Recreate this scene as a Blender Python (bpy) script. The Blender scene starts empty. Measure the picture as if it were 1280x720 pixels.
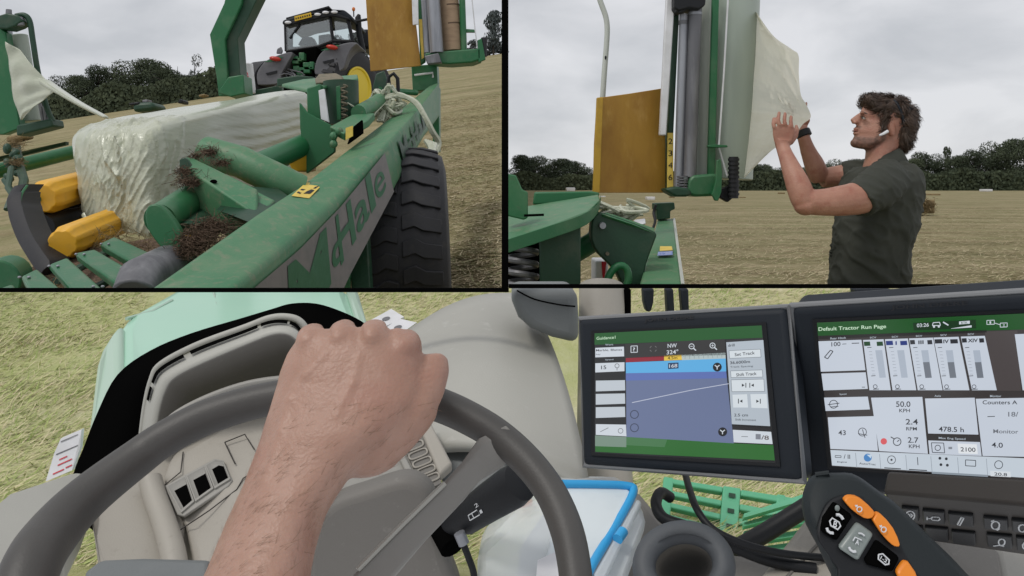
import bpy, bmesh, math, random
from mathutils import Vector, Matrix, noise, Quaternion
random.seed(7)
PI = math.pi; R = math.radians
sc = bpy.context.scene
COL = sc.collection
F, CX, HY, CH = 1000.0, 640.0, 238.0, 1.4      # focal length in photo pixels, principal column, eye-level row, eye height

def V(x, y, d):
    return Vector(((x - CX) / F * d, d, CH - (y - HY) / F * d))
def P3(*pts): return [V(*p) for p in pts]

# ------------------------------------------------------------------ materials
def lin(c):
    return tuple(((v / 255) / 12.92 if v / 255 <= .04045 else ((v / 255 + .055) / 1.055) ** 2.4) for v in c)

def mat(name, col, rough=.5, metal=0, col2=None, scale=6, mix=(.45, .7), bump=0, bscale=60, spec=.5, stretch=(1, 1, 1),
        col3=None, scale3=30, mix3=(.55, .7), trans=0, sss=0, coat=0, detail=6):
    m = bpy.data.materials.new(name); m.use_nodes = True
    nt = m.node_tree; b = nt.nodes['Principled BSDF']
    b.inputs['Roughness'].default_value = rough; b.inputs['Metallic'].default_value = metal
    b.inputs['Specular IOR Level'].default_value = spec
    b.inputs['Base Color'].default_value = (*col, 1)
    if trans: b.inputs['Transmission Weight'].default_value = trans
    if coat: b.inputs['Coat Weight'].default_value = coat; b.inputs['Coat Roughness'].default_value = .12
    if sss:
        b.inputs['Subsurface Weight'].default_value = sss
        b.inputs['Subsurface Radius'].default_value = (.01, .004, .002); b.inputs['Subsurface Scale'].default_value = 1.0
    tc = nt.nodes.new('ShaderNodeTexCoord'); mp = nt.nodes.new('ShaderNodeMapping'); mp.inputs['Scale'].default_value = stretch
    nt.links.new(tc.outputs['Object'], mp.inputs['Vector'])
    last = None
    def layer(base, c, sc_, rng):
        n = nt.nodes.new('ShaderNodeTexNoise'); n.inputs['Scale'].default_value = sc_; n.inputs['Detail'].default_value = detail
        n.inputs['Roughness'].default_value = .62
        nt.links.new(mp.outputs[0], n.inputs['Vector'])
        r = nt.nodes.new('ShaderNodeMapRange'); r.inputs[1].default_value = rng[0]; r.inputs[2].default_value = rng[1]
        nt.links.new(n.outputs['Fac'], r.inputs[0])
        x = nt.nodes.new('ShaderNodeMix'); x.data_type = 'RGBA'
        nt.links.new(r.outputs[0], x.inputs[0])
        if base is None: x.inputs[6].default_value = (*col, 1)
        else: nt.links.new(base, x.inputs[6])
        x.inputs[7].default_value = (*c, 1)
        return x.outputs[2]
    if col2: last = layer(last, col2, scale, mix)
    if col3: last = layer(last, col3, scale3, mix3)
    if last: nt.links.new(last, b.inputs['Base Color'])
    if bump:
        n = nt.nodes.new('ShaderNodeTexNoise'); n.inputs['Scale'].default_value = bscale; n.inputs['Detail'].default_value = 5
        nt.links.new(mp.outputs[0], n.inputs['Vector'])
        bp = nt.nodes.new('ShaderNodeBump'); bp.inputs['Strength'].default_value = bump; bp.inputs['Distance'].default_value = .02
        nt.links.new(n.outputs['Fac'], bp.inputs['Height']); nt.links.new(bp.outputs[0], b.inputs['Normal'])
    return m

def emat(name, rgb, k=1.0, rough=.25):
    m = bpy.data.materials.new(name); m.use_nodes = True
    b = m.node_tree.nodes['Principled BSDF']
    b.inputs['Base Color'].default_value = (.01, .01, .01, 1); b.inputs['Roughness'].default_value = rough
    b.inputs['Emission Color'].default_value = (*lin(rgb), 1); b.inputs['Emission Strength'].default_value = k
    return m

M = {}
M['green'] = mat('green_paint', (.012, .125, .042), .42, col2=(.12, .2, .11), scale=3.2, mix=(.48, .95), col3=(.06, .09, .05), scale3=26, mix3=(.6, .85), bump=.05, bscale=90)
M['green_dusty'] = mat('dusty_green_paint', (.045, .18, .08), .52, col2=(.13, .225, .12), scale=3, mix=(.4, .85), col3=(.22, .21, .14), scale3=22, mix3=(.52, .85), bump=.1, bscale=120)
M['green_dark'] = mat('dark_and_shaded_green', (.01, .05, .024), .5, col2=(.06, .08, .05), scale=6, mix=(.5, .85), bump=.05)  # dark parts, and the machine green's shade painted onto turned-away faces
M['slat_green'] = mat('slat_green_paint', (.012, .13, .045), .38, col2=(.09, .15, .08), scale=9, mix=(.5, .8), col3=(.2, .18, .1), scale3=60, mix3=(.62, .75), bump=.06)
M['yellow'] = mat('yellow_plastic', (.78, .41, .02), .4, col2=(.6, .33, .04), scale=8, mix=(.5, .85), bump=.05)
M['rim_yellow'] = mat('yellow_rim_paint', (.75, .56, .02), .4)
M['ochre'] = mat('ochre_sheet', (.42, .225, .03), .55, col2=(.3, .14, .018), scale=5, mix=(.45, .75), col3=(.5, .3, .07), scale3=14, mix3=(.55, .8), stretch=(1, 1, .5), bump=.1, bscale=20)
M['ochre_edge'] = mat('ochre_folded_edge', (.45, .27, .02), .55, col2=(.35, .2, .02), scale=9)
M['rubber'] = mat('black_rubber', (.011, .011, .014), .62, col2=(.034, .031, .028), scale=14, mix=(.55, .9), bump=.12, bscale=150)
M['black'] = mat('black_plastic', (.009, .01, .012), .5, spec=.3, bump=.04, bscale=300)
M['void'] = mat('black_matt', (.003, .003, .003), 1, spec=0)
M['steel'] = mat('galvanised_steel', (.34, .35, .38), .45, .55, col2=(.22, .23, .25), scale=12, mix=(.4, .7), stretch=(1, 1, .15))
M['steel_dark'] = mat('worn_dark_steel', (.13, .13, .14), .45, .3, col2=(.24, .24, .25), scale=10, stretch=(1, 1, .2), bump=.05)
M['rust'] = mat('dusty_cast_metal', (.2, .17, .12), .8, col2=(.12, .12, .08), scale=20, bump=.3)
M['white'] = mat('white_plastic', (.72, .72, .74), .45, col2=(.6, .6, .6), scale=9)
M['decal'] = mat('grey_decal', (.2, .185, .18), .55, col2=(.15, .15, .145), scale=8, bump=.04)
M['decal_green'] = mat('green_decal_print', (.018, .12, .05), .5, col2=(.03, .14, .07), scale=20)
M['film'] = mat('stretch_film', (.48, .5, .4), .26, col2=(.41, .44, .34), scale=4, mix=(.4, .7), bump=.18, bscale=16, spec=.5, stretch=(1, .12, 2.2), coat=.15)
M['film_crease'] = mat('creased_stretch_film', (.5, .52, .41), .26, col2=(.42, .44, .32), scale=18, bump=.4, bscale=45, coat=.25)
M['film_roll'] = mat('film_roll_wrap', (.36, .41, .35), .38, col2=(.31, .36, .31), scale=3, stretch=(1, 1, .2))
M['film_roll_light'] = mat('film_roll_side', (.5, .52, .47), .4, stretch=(1, 1, .2), col2=(.44, .47, .42), scale=3)
M['card'] = mat('brown_cardboard', (.36, .25, .16), .8, col2=(.28, .19, .12), scale=8, stretch=(1, 1, 3))
M['card_dark'] = mat('brown_tape', (.1, .06, .035), .7)
M['straw'] = mat('dry_hay', (.27, .2, .1), .9, col2=(.13, .095, .05), scale=7, bump=.5, bscale=40)
M['hay_dark'] = mat('damp_hay_debris', (.1, .062, .04), .95, col2=(.19, .13, .085), scale=60, bump=.6, bscale=90)
M['fender'] = mat('grey_mudguard', (.1, .1, .112), .55, col2=(.14, .14, .15), scale=2, bump=.03)
M['red'] = mat('red_lens', (.45, .03, .015), .3)
M['orange'] = mat('orange_lens', (.6, .16, .02), .3)
M['red_print'] = mat('red_print', (.55, .02, .04), .5)
M['plate_yellow'] = mat('yellow_number_plate', (.65, .42, .02), .4)
M['sticker'] = mat('yellow_sticker', (.75, .55, .1), .5, col2=(.65, .46, .08), scale=30)
M['blue'] = mat('blue_plastic', (.04, .38, .75), .4)
M['skin'] = mat('skin', (.36, .205, .148), .45, col2=(.42, .255, .195), scale=30, mix=(.4, .75), col3=(.31, .135, .095), scale3=10, mix3=(.47, .78), bump=.13, bscale=420, sss=.12)
M['skin_man'] = mat('sunburnt_skin', (.33, .15, .1), .5, col2=(.42, .215, .15), scale=11, mix=(.35, .7), col3=(.3, .1, .065), scale3=24, mix3=(.5, .8), bump=.15, bscale=160, sss=.06)
M['beard'] = mat('stubble', (.15, .075, .045), .8, col2=(.24, .12, .08), scale=70, bump=.3, bscale=300)
M['hair'] = mat('brown_hair', (.045, .026, .016), .55, col2=(.09, .052, .032), scale=40)
M['shirt'] = mat('dark_green_polo', (.034, .037, .028), .85, col2=(.046, .049, .037), scale=5, bump=.15, bscale=16)
M['trousers'] = mat('dark_trousers', (.03, .03, .035), .85)
M['leather'] = mat('dark_leather', (.02, .015, .012), .5)
M['eye'] = mat('eye_white', (.55, .5, .46), .2)
M['lip'] = mat('lip', (.22, .07, .055), .5)
# cab
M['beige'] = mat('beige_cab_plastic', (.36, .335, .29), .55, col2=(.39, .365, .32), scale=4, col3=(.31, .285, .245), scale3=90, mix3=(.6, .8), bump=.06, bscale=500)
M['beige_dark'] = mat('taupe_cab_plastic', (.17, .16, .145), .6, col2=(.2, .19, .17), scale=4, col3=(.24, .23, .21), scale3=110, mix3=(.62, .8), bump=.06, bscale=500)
M['beige_mid'] = mat('grey_beige_cab_plastic', (.3, .29, .265), .6, col2=(.33, .32, .29), scale=5, bump=.06, bscale=500)
M['lightgrey'] = mat('light_grey_cab_plastic', (.41, .405, .365), .5, col2=(.355, .35, .315), scale=2.5, mix=(.4, .7), bump=.06, bscale=400, col3=(.46, .455, .42), scale3=35, mix3=(.62, .75))
M['padgrey'] = mat('blue_grey_cab_plastic', (.155, .168, .17), .55, col2=(.19, .2, .2), scale=5, bump=.05, bscale=400)
M['wheelgrey'] = mat('dark_grey_wheel_rim', (.058, .055, .051), .5, col2=(.072, .068, .063), scale=9, bump=.06, bscale=600)
M['spoke'] = mat('grey_wheel_spoke', (.22, .212, .195), .48, bump=.05, bscale=600)
M['bonnet'] = mat('mint_green_bonnet', (.36, .64, .48), .35, col2=(.39, .66, .5), scale=1.6, coat=.3)
M['bonnet_side'] = mat('grey_green_bonnet_side', (.4, .55, .44), .4, coat=.2)
M['mint'] = mat('mint_green_step', (.12, .46, .26), .5, col2=(.16, .5, .3), scale=9)
M['bezel'] = mat('dark_monitor_bezel', (.016, .02, .026), .55, spec=.2, bump=.03, bscale=500)
M['bezel_edge'] = mat('grey_monitor_edge', (.18, .185, .19), .4)
M['ghost'] = mat('dark_moulded_letters', (.009, .01, .013), .5)
M['clear'] = mat('clear_plastic', (.72, .78, .8), .3, col2=(.6, .67, .7), scale=9)
M['dark_brown'] = mat('dark_brown_keypad', (.045, .04, .036), .6, spec=.3, bump=.04, bscale=400)
M['icon'] = mat('white_icon_print', (.62, .64, .66), .5)
M['btn_orange'] = mat('orange_button', (.78, .24, .015), .4, col2=(.7, .2, .012), scale=50)
M['btn_grey'] = mat('grey_button', (.2, .23, .22), .35)
M['handle'] = mat('soft_black_grip', (.016, .021, .023), .6, spec=.3, bump=.05, bscale=700)
M['cupring'] = mat('grey_rubber_ring', (.075, .082, .09), .6, bump=.06, bscale=300)

def leafmat(name, a, b):
    m = bpy.data.materials.new(name); m.use_nodes = True; nt = m.node_tree; p = nt.nodes['Principled BSDF']
    p.inputs['Roughness'].default_value = .75; p.inputs['Specular IOR Level'].default_value = .04
    oi = nt.nodes.new('ShaderNodeObjectInfo'); tc = nt.nodes.new('ShaderNodeTexCoord'); n = nt.nodes.new('ShaderNodeTexNoise')
    n.inputs['Scale'].default_value = .9; n.inputs['Detail'].default_value = 6
    nt.links.new(tc.outputs['Object'], n.inputs['Vector'])
    ad = nt.nodes.new('ShaderNodeMath'); ad.operation = 'MULTIPLY_ADD'; ad.inputs[1].default_value = .5; ad.inputs[2].default_value = -.25
    nt.links.new(oi.outputs['Random'], ad.inputs[0])
    a2 = nt.nodes.new('ShaderNodeMath'); nt.links.new(n.outputs['Fac'], a2.inputs[0]); nt.links.new(ad.outputs[0], a2.inputs[1])
    r = nt.nodes.new('ShaderNodeMapRange'); r.inputs[1].default_value = .3; r.inputs[2].default_value = .75
    nt.links.new(a2.outputs[0], r.inputs[0])
    x = nt.nodes.new('ShaderNodeMix'); x.data_type = 'RGBA'; x.inputs[6].default_value = (*a, 1); x.inputs[7].default_value = (*b, 1)
    nt.links.new(r.outputs[0], x.inputs[0]); nt.links.new(x.outputs[2], p.inputs['Base Color'])
    return m
M['leaf'] = leafmat('tree_leaves', (.05, .064, .042), (.085, .102, .062))  # greens lightened, some distance haze is in the colour
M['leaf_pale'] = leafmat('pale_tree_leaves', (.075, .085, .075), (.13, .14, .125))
M['leaf_hazed'] = leafmat('hazed_tree_leaves', (.085, .1, .1), (.13, .145, .14))  # paler leaves: haze painted into the colour
M['bark'] = mat('bark', (.06, .05, .042), .9, col2=(.035, .03, .026), scale=4)

def fieldmat(name, stops, rows, k=1.0, blade=26, tint=((.19, .2, .085), (.25, .18, .11))):
    """dry mown field: broad patches, swath rows along a direction, fine stems"""
    m = bpy.data.materials.new(name); m.use_nodes = True; nt = m.node_tree; b = nt.nodes['Principled BSDF']
    b.inputs['Roughness'].default_value = .95; b.inputs['Specular IOR Level'].default_value = .1
    tc = nt.nodes.new('ShaderNodeTexCoord')
    def nz(scale, st, rot, det=8, rg=.65):
        mp = nt.nodes.new('ShaderNodeMapping'); mp.inputs['Scale'].default_value = st; mp.inputs['Rotation'].default_value = (0, 0, rot)
        n = nt.nodes.new('ShaderNodeTexNoise'); n.inputs['Scale'].default_value = scale; n.inputs['Detail'].default_value = det; n.inputs['Roughness'].default_value = rg
        nt.links.new(tc.outputs['Object'], mp.inputs['Vector']); nt.links.new(mp.outputs[0], n.inputs['Vector']); return n.outputs['Fac']
    def ma(op, a, c):
        q = nt.nodes.new('ShaderNodeMath'); q.operation = op
        for i, v in enumerate((a, c)):
            if isinstance(v, (int, float)): q.inputs[i].default_value = v
            else: nt.links.new(v, q.inputs[i])
        return q.outputs[0]
    big = nz(.35, (1, 1, 1), 0); row = nz(1.0, (.06, .9, 1), rows); mid = nz(2.4, (1, .8, 1), .4); fine = nz(blade, (1, .45, 1), .3, 8, .75)
    s = ma('ADD', ma('ADD', ma('MULTIPLY', big, .25), ma('MULTIPLY', row, .3)), ma('ADD', ma('MULTIPLY', mid, .17), ma('MULTIPLY', fine, .28)))
    cr = nt.nodes.new('ShaderNodeValToRGB'); el = cr.color_ramp.elements
    while len(el) < len(stops): el.new(.5)
    for e, (p, c) in zip(el, stops): e.position = p; e.color = (*[v * k for v in c], 1)
    nt.links.new(s, cr.inputs[0]); last = cr.outputs[0]
    for cc, sc_, st, rot, lo, hi in ((tint[0], .8, (.16, 1, 1), rows, .5, .72), (tint[1], 1.7, (.3, 1, 1), rows + .2, .52, .78), (tint[0], 5, (.6, 1, 1), rows, .56, .8)):
        g = nz(sc_, st, rot, 6, .6); r = nt.nodes.new('ShaderNodeMapRange'); r.inputs[1].default_value = lo; r.inputs[2].default_value = hi; r.inputs[4].default_value = .75
        nt.links.new(g, r.inputs[0]); x = nt.nodes.new('ShaderNodeMix'); x.data_type = 'RGBA'; nt.links.new(r.outputs[0], x.inputs[0]); nt.links.new(last, x.inputs[6]); x.inputs[7].default_value = (*cc, 1); last = x.outputs[2]
    nt.links.new(last, b.inputs['Base Color'])
    bp = nt.nodes.new('ShaderNodeBump'); bp.inputs['Strength'].default_value = .6; bp.inputs['Distance'].default_value = .05
    nt.links.new(ma('ADD', fine, mid), bp.inputs['Height']); nt.links.new(bp.outputs[0], b.inputs['Normal'])
    return m
ST = [(.38, (.12, .11, .055)), (.45, (.21, .185, .095)), (.5, (.29, .25, .14)), (.56, (.36, .305, .185)), (.64, (.43, .365, .24))]
M['field'] = fieldmat('mown_hay_field', ST, .9, .9)
M['hill'] = fieldmat('mown_hill_field', ST, 1.45, 1.0)
BK = [(.38, (.22, .26, .08)), (.46, (.46, .46, .2)), (.52, (.62, .58, .33)), (.6, (.74, .68, .48))]
M['bank'] = fieldmat('pale_grass_bank', BK, .25, 1.0, 34, ((.42, .5, .19), (.7, .63, .44)))

from mathutils.bvhtree import BVHTree
# ------------------------------------------------------------------ mesh builder
class MB:
    def __init__(s): s.v = []; s.f = []; s.m = []
    def add(s, vs, fs, mi=0):
        o = len(s.v); s.v += [Vector(v) for v in vs]
        for f in fs: s.f.append([i + o for i in f]); s.m.append(mi)
        return s
    def quad(s, pts, mi=0): return s.add(pts, [list(range(len(pts)))], mi)
    def loft(s, rings, closed=True, caps=True, mi=0):
        n = len(rings[0]); vs = [p for r in rings for p in r]; fs = []
        for i in range(len(rings) - 1):
            for j in range(n if closed else n - 1):
                k = (j + 1) % n
                fs.append([i * n + j, i * n + k, (i + 1) * n + k, (i + 1) * n + j])
        if caps and closed: fs.append(list(range(n))[::-1]); fs.append([(len(rings) - 1) * n + j for j in range(n)])
        return s.add(vs, fs, mi)
    def tube(s, pts, r, n=12, caps=True, mi=0, flat=1.0, up=None, closed=False):
        pts = [Vector(p) for p in pts]; N = len(pts)
        rs = r if isinstance(r, (list, tuple)) else [r] * N
        rings = []; prev = None
        for i, p in enumerate(pts):
            if closed: t = pts[(i + 1) % N] - pts[i - 1]
            else: t = pts[min(i + 1, N - 1)] - pts[max(i - 1, 0)]
            if t.length < 1e-9: t = Vector((0, 0, 1))
            t.normalize()
            if prev is None:
                a = Vector(up) if up else (Vector((0, 0, 1)) if abs(t.z) < .9 else Vector((0, 1, 0)))
            else: a = prev
            a = (a - t * a.dot(t)).normalized(); prev = a; c = t.cross(a)
            rings.append([p + (a * math.cos(2 * PI * k / n) + c * math.sin(2 * PI * k / n) * flat) * rs[i] for k in range(n)])
        if closed: rings.append(rings[0]); return s.loft(rings, True, False, mi)
        return s.loft(rings, True, caps, mi)
    def prism(s, front, off, mi=0, mi_side=None):
        n = len(front); off = Vector(off)
        s.add(front, [list(range(n))], mi)
        vs = list(front) + [p + off for p in front]
        fs = [[i, i + n, (i + 1) % n + n, (i + 1) % n] for i in range(n)] + [[i + n for i in range(n)][::-1]]
        # share verts: rebuild as one closed solid
        o = len(s.v) - n
        del s.v[o:]; s.f.pop(); s.m.pop()
        return s.add(vs, [list(range(n))] + fs, mi)
    def px(s, pts, d, t, mi=0):
        """outline in photo pixels at its own distance(s), given a real thickness t away from the viewer"""
        fr = [V(p[0], p[1], p[2] if len(p) > 2 else d) for p in pts]
        return s.prism(fr, (0, t, 0), mi)
    def box(s, c, sx, sy, sz, rot=None, mi=0):
        vs = []
        for x in (-1, 1):
            for y in (-1, 1):
                for z in (-1, 1):
                    p = Vector((x * sx / 2, y * sy / 2, z * sz / 2))
                    if rot: p = rot @ p
                    vs.append(Vector(c) + p)
        return s.add(vs, [[0, 1, 3, 2], [4, 6, 7, 5], [0, 4, 5, 1], [2, 3, 7, 6], [0, 2, 6, 4], [1, 5, 7, 3]], mi)
    def ell(s, c, rx, ry, rz, rot=None, n=16, m=10, mi=0):
        c = Vector(c); vs = []; fs = []
        for i in range(m + 1):
            a = PI * i / m
            for j in range(n):
                b = 2 * PI * j / n
                p = Vector((rx * math.sin(a) * math.cos(b), ry * math.sin(a) * math.sin(b), rz * math.cos(a)))
                if rot: p = rot @ p
                vs.append(c + p)
        for i in range(m):
            for j in range(n):
                k = (j + 1) % n; fs.append([i * n + j, (i + 1) * n + j, (i + 1) * n + k, i * n + k])
        return s.add(vs, fs, mi)
    def lathe(s, prof, c, axis, n=32, mi=0, closed=False):
        ax = Vector(axis).normalized(); c = Vector(c)
        a = ax.cross(Vector((0, 0, 1))).normalized(); b = ax.cross(a)
        rings = [[c + ax * h + (a * math.cos(2 * PI * k / n) + b * math.sin(2 * PI * k / n)) * r for k in range(n)] for h, r in prof]
        return s.loft(rings, True, not closed, mi)
    def build(s, name, mats, parent=None, bevel=0, seg=2, sub=0, smooth=40, solid=0, merge=True):
        me = bpy.data.meshes.new(name); me.from_pydata([tuple(v) for v in s.v], [], s.f)
        for x in (mats if isinstance(mats, list) else [mats]): me.materials.append(M[x] if isinstance(x, str) else x)
        me.polygons.foreach_set('material_index', s.m)
        bm = bmesh.new(); bm.from_mesh(me)
        if merge: bmesh.ops.remove_doubles(bm, verts=bm.verts, dist=1e-6)
        bmesh.ops.recalc_face_normals(bm, faces=bm.faces); bm.to_mesh(me); bm.free()
        if smooth:
            me.shade_smooth()
            if smooth < 180: me.set_sharp_from_angle(angle=R(smooth))
        o = bpy.data.objects.new(name, me); COL.objects.link(o)
        if parent: attach(o, parent)
        if solid: q = o.modifiers.new('s', 'SOLIDIFY'); q.thickness = solid; q.offset = 0
        if bevel:
            q = o.modifiers.new('b', 'BEVEL'); q.width = bevel; q.segments = seg; q.limit_method = 'ANGLE'; q.angle_limit = R(35)
        if sub: q = o.modifiers.new('u', 'SUBSURF'); q.levels = sub; q.render_levels = sub
        return o

def attach(o, parent):
    o.parent = parent
    root = parent; mw = Matrix.Identity(4); chain = []
    while root: chain.append(root); root = root.parent
    for p in reversed(chain): mw = mw @ p.matrix_parent_inverse @ p.matrix_basis
    o.matrix_parent_inverse = mw.inverted()

def tag(o, label=None, cat=None, group=None, kind=None):
    if label: o['label'] = label
    if cat: o['category'] = cat
    if group: o['group'] = group
    if kind: o['kind'] = kind
    return o
def thing(name, label, cat, loc, group=None):
    o = bpy.data.objects.new(name, None); o.empty_display_size = .05; COL.objects.link(o); o.location = loc
    return tag(o, label, cat, group)

def baked(o, post=None):
    """apply an object's modifiers into its mesh"""
    bpy.context.view_layer.update()
    dg = bpy.context.evaluated_depsgraph_get()
    me = bpy.data.meshes.new_from_object(o.evaluated_get(dg)); o.modifiers.clear(); o.data = me
    return o
def fuse(o, voxel, smooth=4, fac=.5):
    q = o.modifiers.new('r', 'REMESH'); q.mode = 'VOXEL'; q.voxel_size = voxel; q.use_smooth_shade = True
    if smooth: w = o.modifiers.new('w', 'SMOOTH'); w.iterations = smooth; w.factor = fac
    baked(o); o.data.shade_smooth(); return o

_fc = {}
def text2d(s, bold=0.0, shear=0):
    key = (s, bold, shear)
    if key in _fc: return _fc[key]
    cu = bpy.data.curves.new('t', 'FONT'); cu.body = s; cu.size = 1; cu.offset = bold; cu.shear = shear; cu.resolution_u = 4
    ob = bpy.data.objects.new('t', cu); COL.objects.link(ob)
    bpy.context.view_layer.update()
    me = bpy.data.meshes.new_from_object(ob.evaluated_get(bpy.context.evaluated_depsgraph_get()))
    vs = [v.co.copy() for v in me.vertices]; fs = [list(p.vertices) for p in me.polygons]
    bpy.data.objects.remove(ob)
    x0 = min(v.x for v in vs); x1 = max(v.x for v in vs); y0 = min(v.y for v in vs); y1 = max(v.y for v in vs)
    _fc[key] = (vs, fs, x0, x1, y0, y1); return _fc[key]
def bil(q, u, v):   # q: bottom-left, bottom-right, top-right, top-left
    return q[0] * (1 - u) * (1 - v) + q[1] * u * (1 - v) + q[2] * u * v + q[3] * (1 - u) * v
def text_on(mb, q, s, mi=0, bold=0.0, shear=0, lift=Vector((0, 0, 0))):
    vs, fs, x0, x1, y0, y1 = text2d(s, bold, shear)
    mb.add([bil(q, (p.x - x0) / (x1 - x0), (p.y - y0) / max(1e-6, y1 - y0)) + lift for p in vs], fs, mi)
def para(px4, d0):
    """the parallelogram in space whose corners are seen at four photo pixels, first corner at distance d0"""
    r = [V(x, y, 1) - Vector((0, 0, CH)) for x, y in px4]
    m = Matrix((r[1], -r[2], r[3])).transposed()
    d = m.inverted() @ (r[0] * d0)
    ds = [d0, d[0], d[1], d[2]]
    return [V(x, y, dd) for (x, y), dd in zip(px4, ds)]
def crom(pts, k=6):
    pts = [Vector(p) for p in pts]; out = []
    for i in range(len(pts) - 1):
        a = pts[max(i - 1, 0)]; b = pts[i]; c = pts[i + 1]; d = pts[min(i + 2, len(pts) - 1)]
        for j in range(k):
            t = j / k
            out.append(.5 * ((2 * b) + (c - a) * t + (2 * a - 5 * b + 4 * c - d) * t * t + (3 * b - a - 3 * c + d) * t ** 3))
    out.append(pts[-1]); return out
def hay_blades(mb, c, rad, n, ln=.1, w=.003, sq=(1, 1, 1), mi=0):
    for _ in range(n):
        p = Vector((random.gauss(0, .5) * rad * sq[0], random.gauss(0, .5) * rad * sq[1], random.gauss(0, .5) * rad * sq[2])) + Vector(c)
        t = Vector((random.gauss(0, 1), random.gauss(0, 1), random.gauss(0, .6))).normalized() * ln * random.uniform(.5, 1)
        s = t.cross(Vector((random.gauss(0, 1), random.gauss(0, 1), random.gauss(0, 1)))).normalized() * w
        mb.add([p - t / 2 - s, p - t / 2 + s, p + t / 2 + s, p + t / 2 - s], [[0, 1, 2, 3]], mi)

def on(o, px, out=.004):
    """points of an object's surface seen at photo pixels, lifted a little"""
    bv = BVHTree.FromPolygons([tuple(v.co) for v in o.data.vertices], [list(p.vertices) for p in o.data.polygons]); e = Vector((0, 0, CH)); r = []
    for x, y in px:
        d = (V(x, y, 1) - e).normalized(); h = bv.ray_cast(e, d); n = h[1] if h[1].dot(d) < 0 else -h[1]
        r.append(h[0] + n * out)
    return r
def plane(a, b, c):
    n = (b - a).cross(c - a).normalized()
    if n.dot(Vector((0, 0, CH)) - a) < 0: n = -n
    return a, n
def OP(pl, x, y, out=0.0):
    e = Vector((0, 0, CH)); d = V(x, y, 1) - e; t = (pl[0] - e).dot(pl[1]) / d.dot(pl[1]); return e + d * t + pl[1] * out
# ------------------------------------------------------------------ camera, sky, sun
cam = bpy.data.cameras.new('camera'); co = bpy.data.objects.new('camera', cam); COL.objects.link(co)
co.location = (0, 0, CH); co.rotation_euler = (R(90), 0, 0)
cam.sensor_width = 36; cam.lens = 36 * F / 1280; cam.shift_y = -(360 - HY) / 1280; cam.clip_start = .02; cam.clip_end = 3000
sc.camera = co
vs = sc.view_settings; vs.view_transform = 'Standard'; vs.look = 'None'; vs.gamma = 1; vs.exposure = 0; vs.use_curve_mapping = False
sc.cycles.use_denoising = True
try: sc.cycles.denoiser = 'OPENIMAGEDENOISE'
except Exception: pass
sc.cycles.max_bounces = 7; sc.cycles.transparent_max_bounces = 12; sc.cycles.sample_clamp_indirect = 4

SUN_EL, SUN_AZ = R(58), R(-125)        # high, behind and to the left, diffused by cloud
w = bpy.data.worlds.new('World'); sc.world = w; w.use_nodes = True; nt = w.node_tree
bg = nt.nodes['Background']; sky = nt.nodes.new('ShaderNodeTexSky'); sky.sky_type = 'NISHITA'; sky.sun_disc = False
sky.sun_elevation = SUN_EL; sky.sun_rotation = SUN_AZ
tc = nt.nodes.new('ShaderNodeTexCoord'); mp = nt.nodes.new('ShaderNodeMapping'); mp.inputs['Scale'].default_value = (1, 1, 2.3)
nt.links.new(tc.outputs['Generated'], mp.inputs['Vector'])
n1 = nt.nodes.new('ShaderNodeTexNoise'); n1.inputs['Scale'].default_value = 5.5; n1.inputs['Detail'].default_value = 7; n1.inputs['Roughness'].default_value = .5; n1.inputs['Distortion'].default_value = .25
nt.links.new(mp.outputs[0], n1.inputs['Vector'])
cr = nt.nodes.new('ShaderNodeValToRGB'); e = cr.color_ramp.elements
e[0].position = .3; e[0].color = (5.6, 5.75, 6.05, 1); e[1].position = .6; e[1].color = (7.7, 7.75, 8.0, 1)
nt.links.new(n1.outputs['Fac'], cr.inputs[0])
mx = nt.nodes.new('ShaderNodeMix'); mx.data_type = 'RGBA'; mx.inputs[0].default_value = .93
nt.links.new(sky.outputs[0], mx.inputs[6]); nt.links.new(cr.outputs[0], mx.inputs[7]); nt.links.new(mx.outputs[2], bg.inputs['Color'])
bg.inputs['Strength'].default_value = .1
sun = bpy.data.lights.new('sun', 'SUN'); sun.energy = 1.3; sun.angle = R(14); sun.color = (1, .96, .9)
so = bpy.data.objects.new('sun', sun); COL.objects.link(so); so.location = (-5, -5, 12)
# light travels from behind-left, above
dirv = Vector((math.sin(SUN_AZ) * math.cos(SUN_EL), math.cos(SUN_AZ) * math.cos(SUN_EL), math.sin(SUN_EL)))
so.rotation_euler = (-dirv).to_track_quat('-Z', 'Y').to_euler()

# ------------------------------------------------------------------ ground
HA, HB, HH = .15, .19, 2.0             # the left field climbs a hill: slope across, slope away, depth below the eye at the foot
EDGE = -.0085
def hill_z(x, y):
    yy = min(y, 130) + max(0, y - 130) * .02
    return CH + HA * x * min(1, 130 / max(y, 1)) + HB * yy - HH
def field_z(x, y): return .0093 * min(y, 170)
ys = [2.9 * 1.16 ** i for i in range(33)]
mb = MB(); us = [EDGE - .0001] + [EDGE - .012 * i ** 1.25 for i in range(1, 34)]
mb.loft([[Vector((u * y, y, hill_z(u * y, y))) for u in us] for y in ys], False)
tag(mb.build('hill_field', 'hill', smooth=180), 'mown dry hay field climbing to the left wood', None, kind='structure')
mb = MB(); us = [EDGE + .0001] + [EDGE + .014 * i ** 1.3 for i in range(1, 34)]
mb.loft([[Vector((u * y, y, field_z(u * y, y))) for u in us] for y in ys], False)
tag(mb.build('ground', 'field', smooth=180), 'flat mown hay field in front of the dark wood', None, kind='structure')
mb = MB()   # earth face between hill and flat field
mb.loft([[Vector((EDGE * y, y, field_z(0, y))), Vector((EDGE * y, y, hill_z(EDGE * y, y)))] for y in ys], False)
tag(mb.build('hill_edge', 'hill', smooth=0), 'steep grassy edge of the hill field', None, kind='structure')
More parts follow.
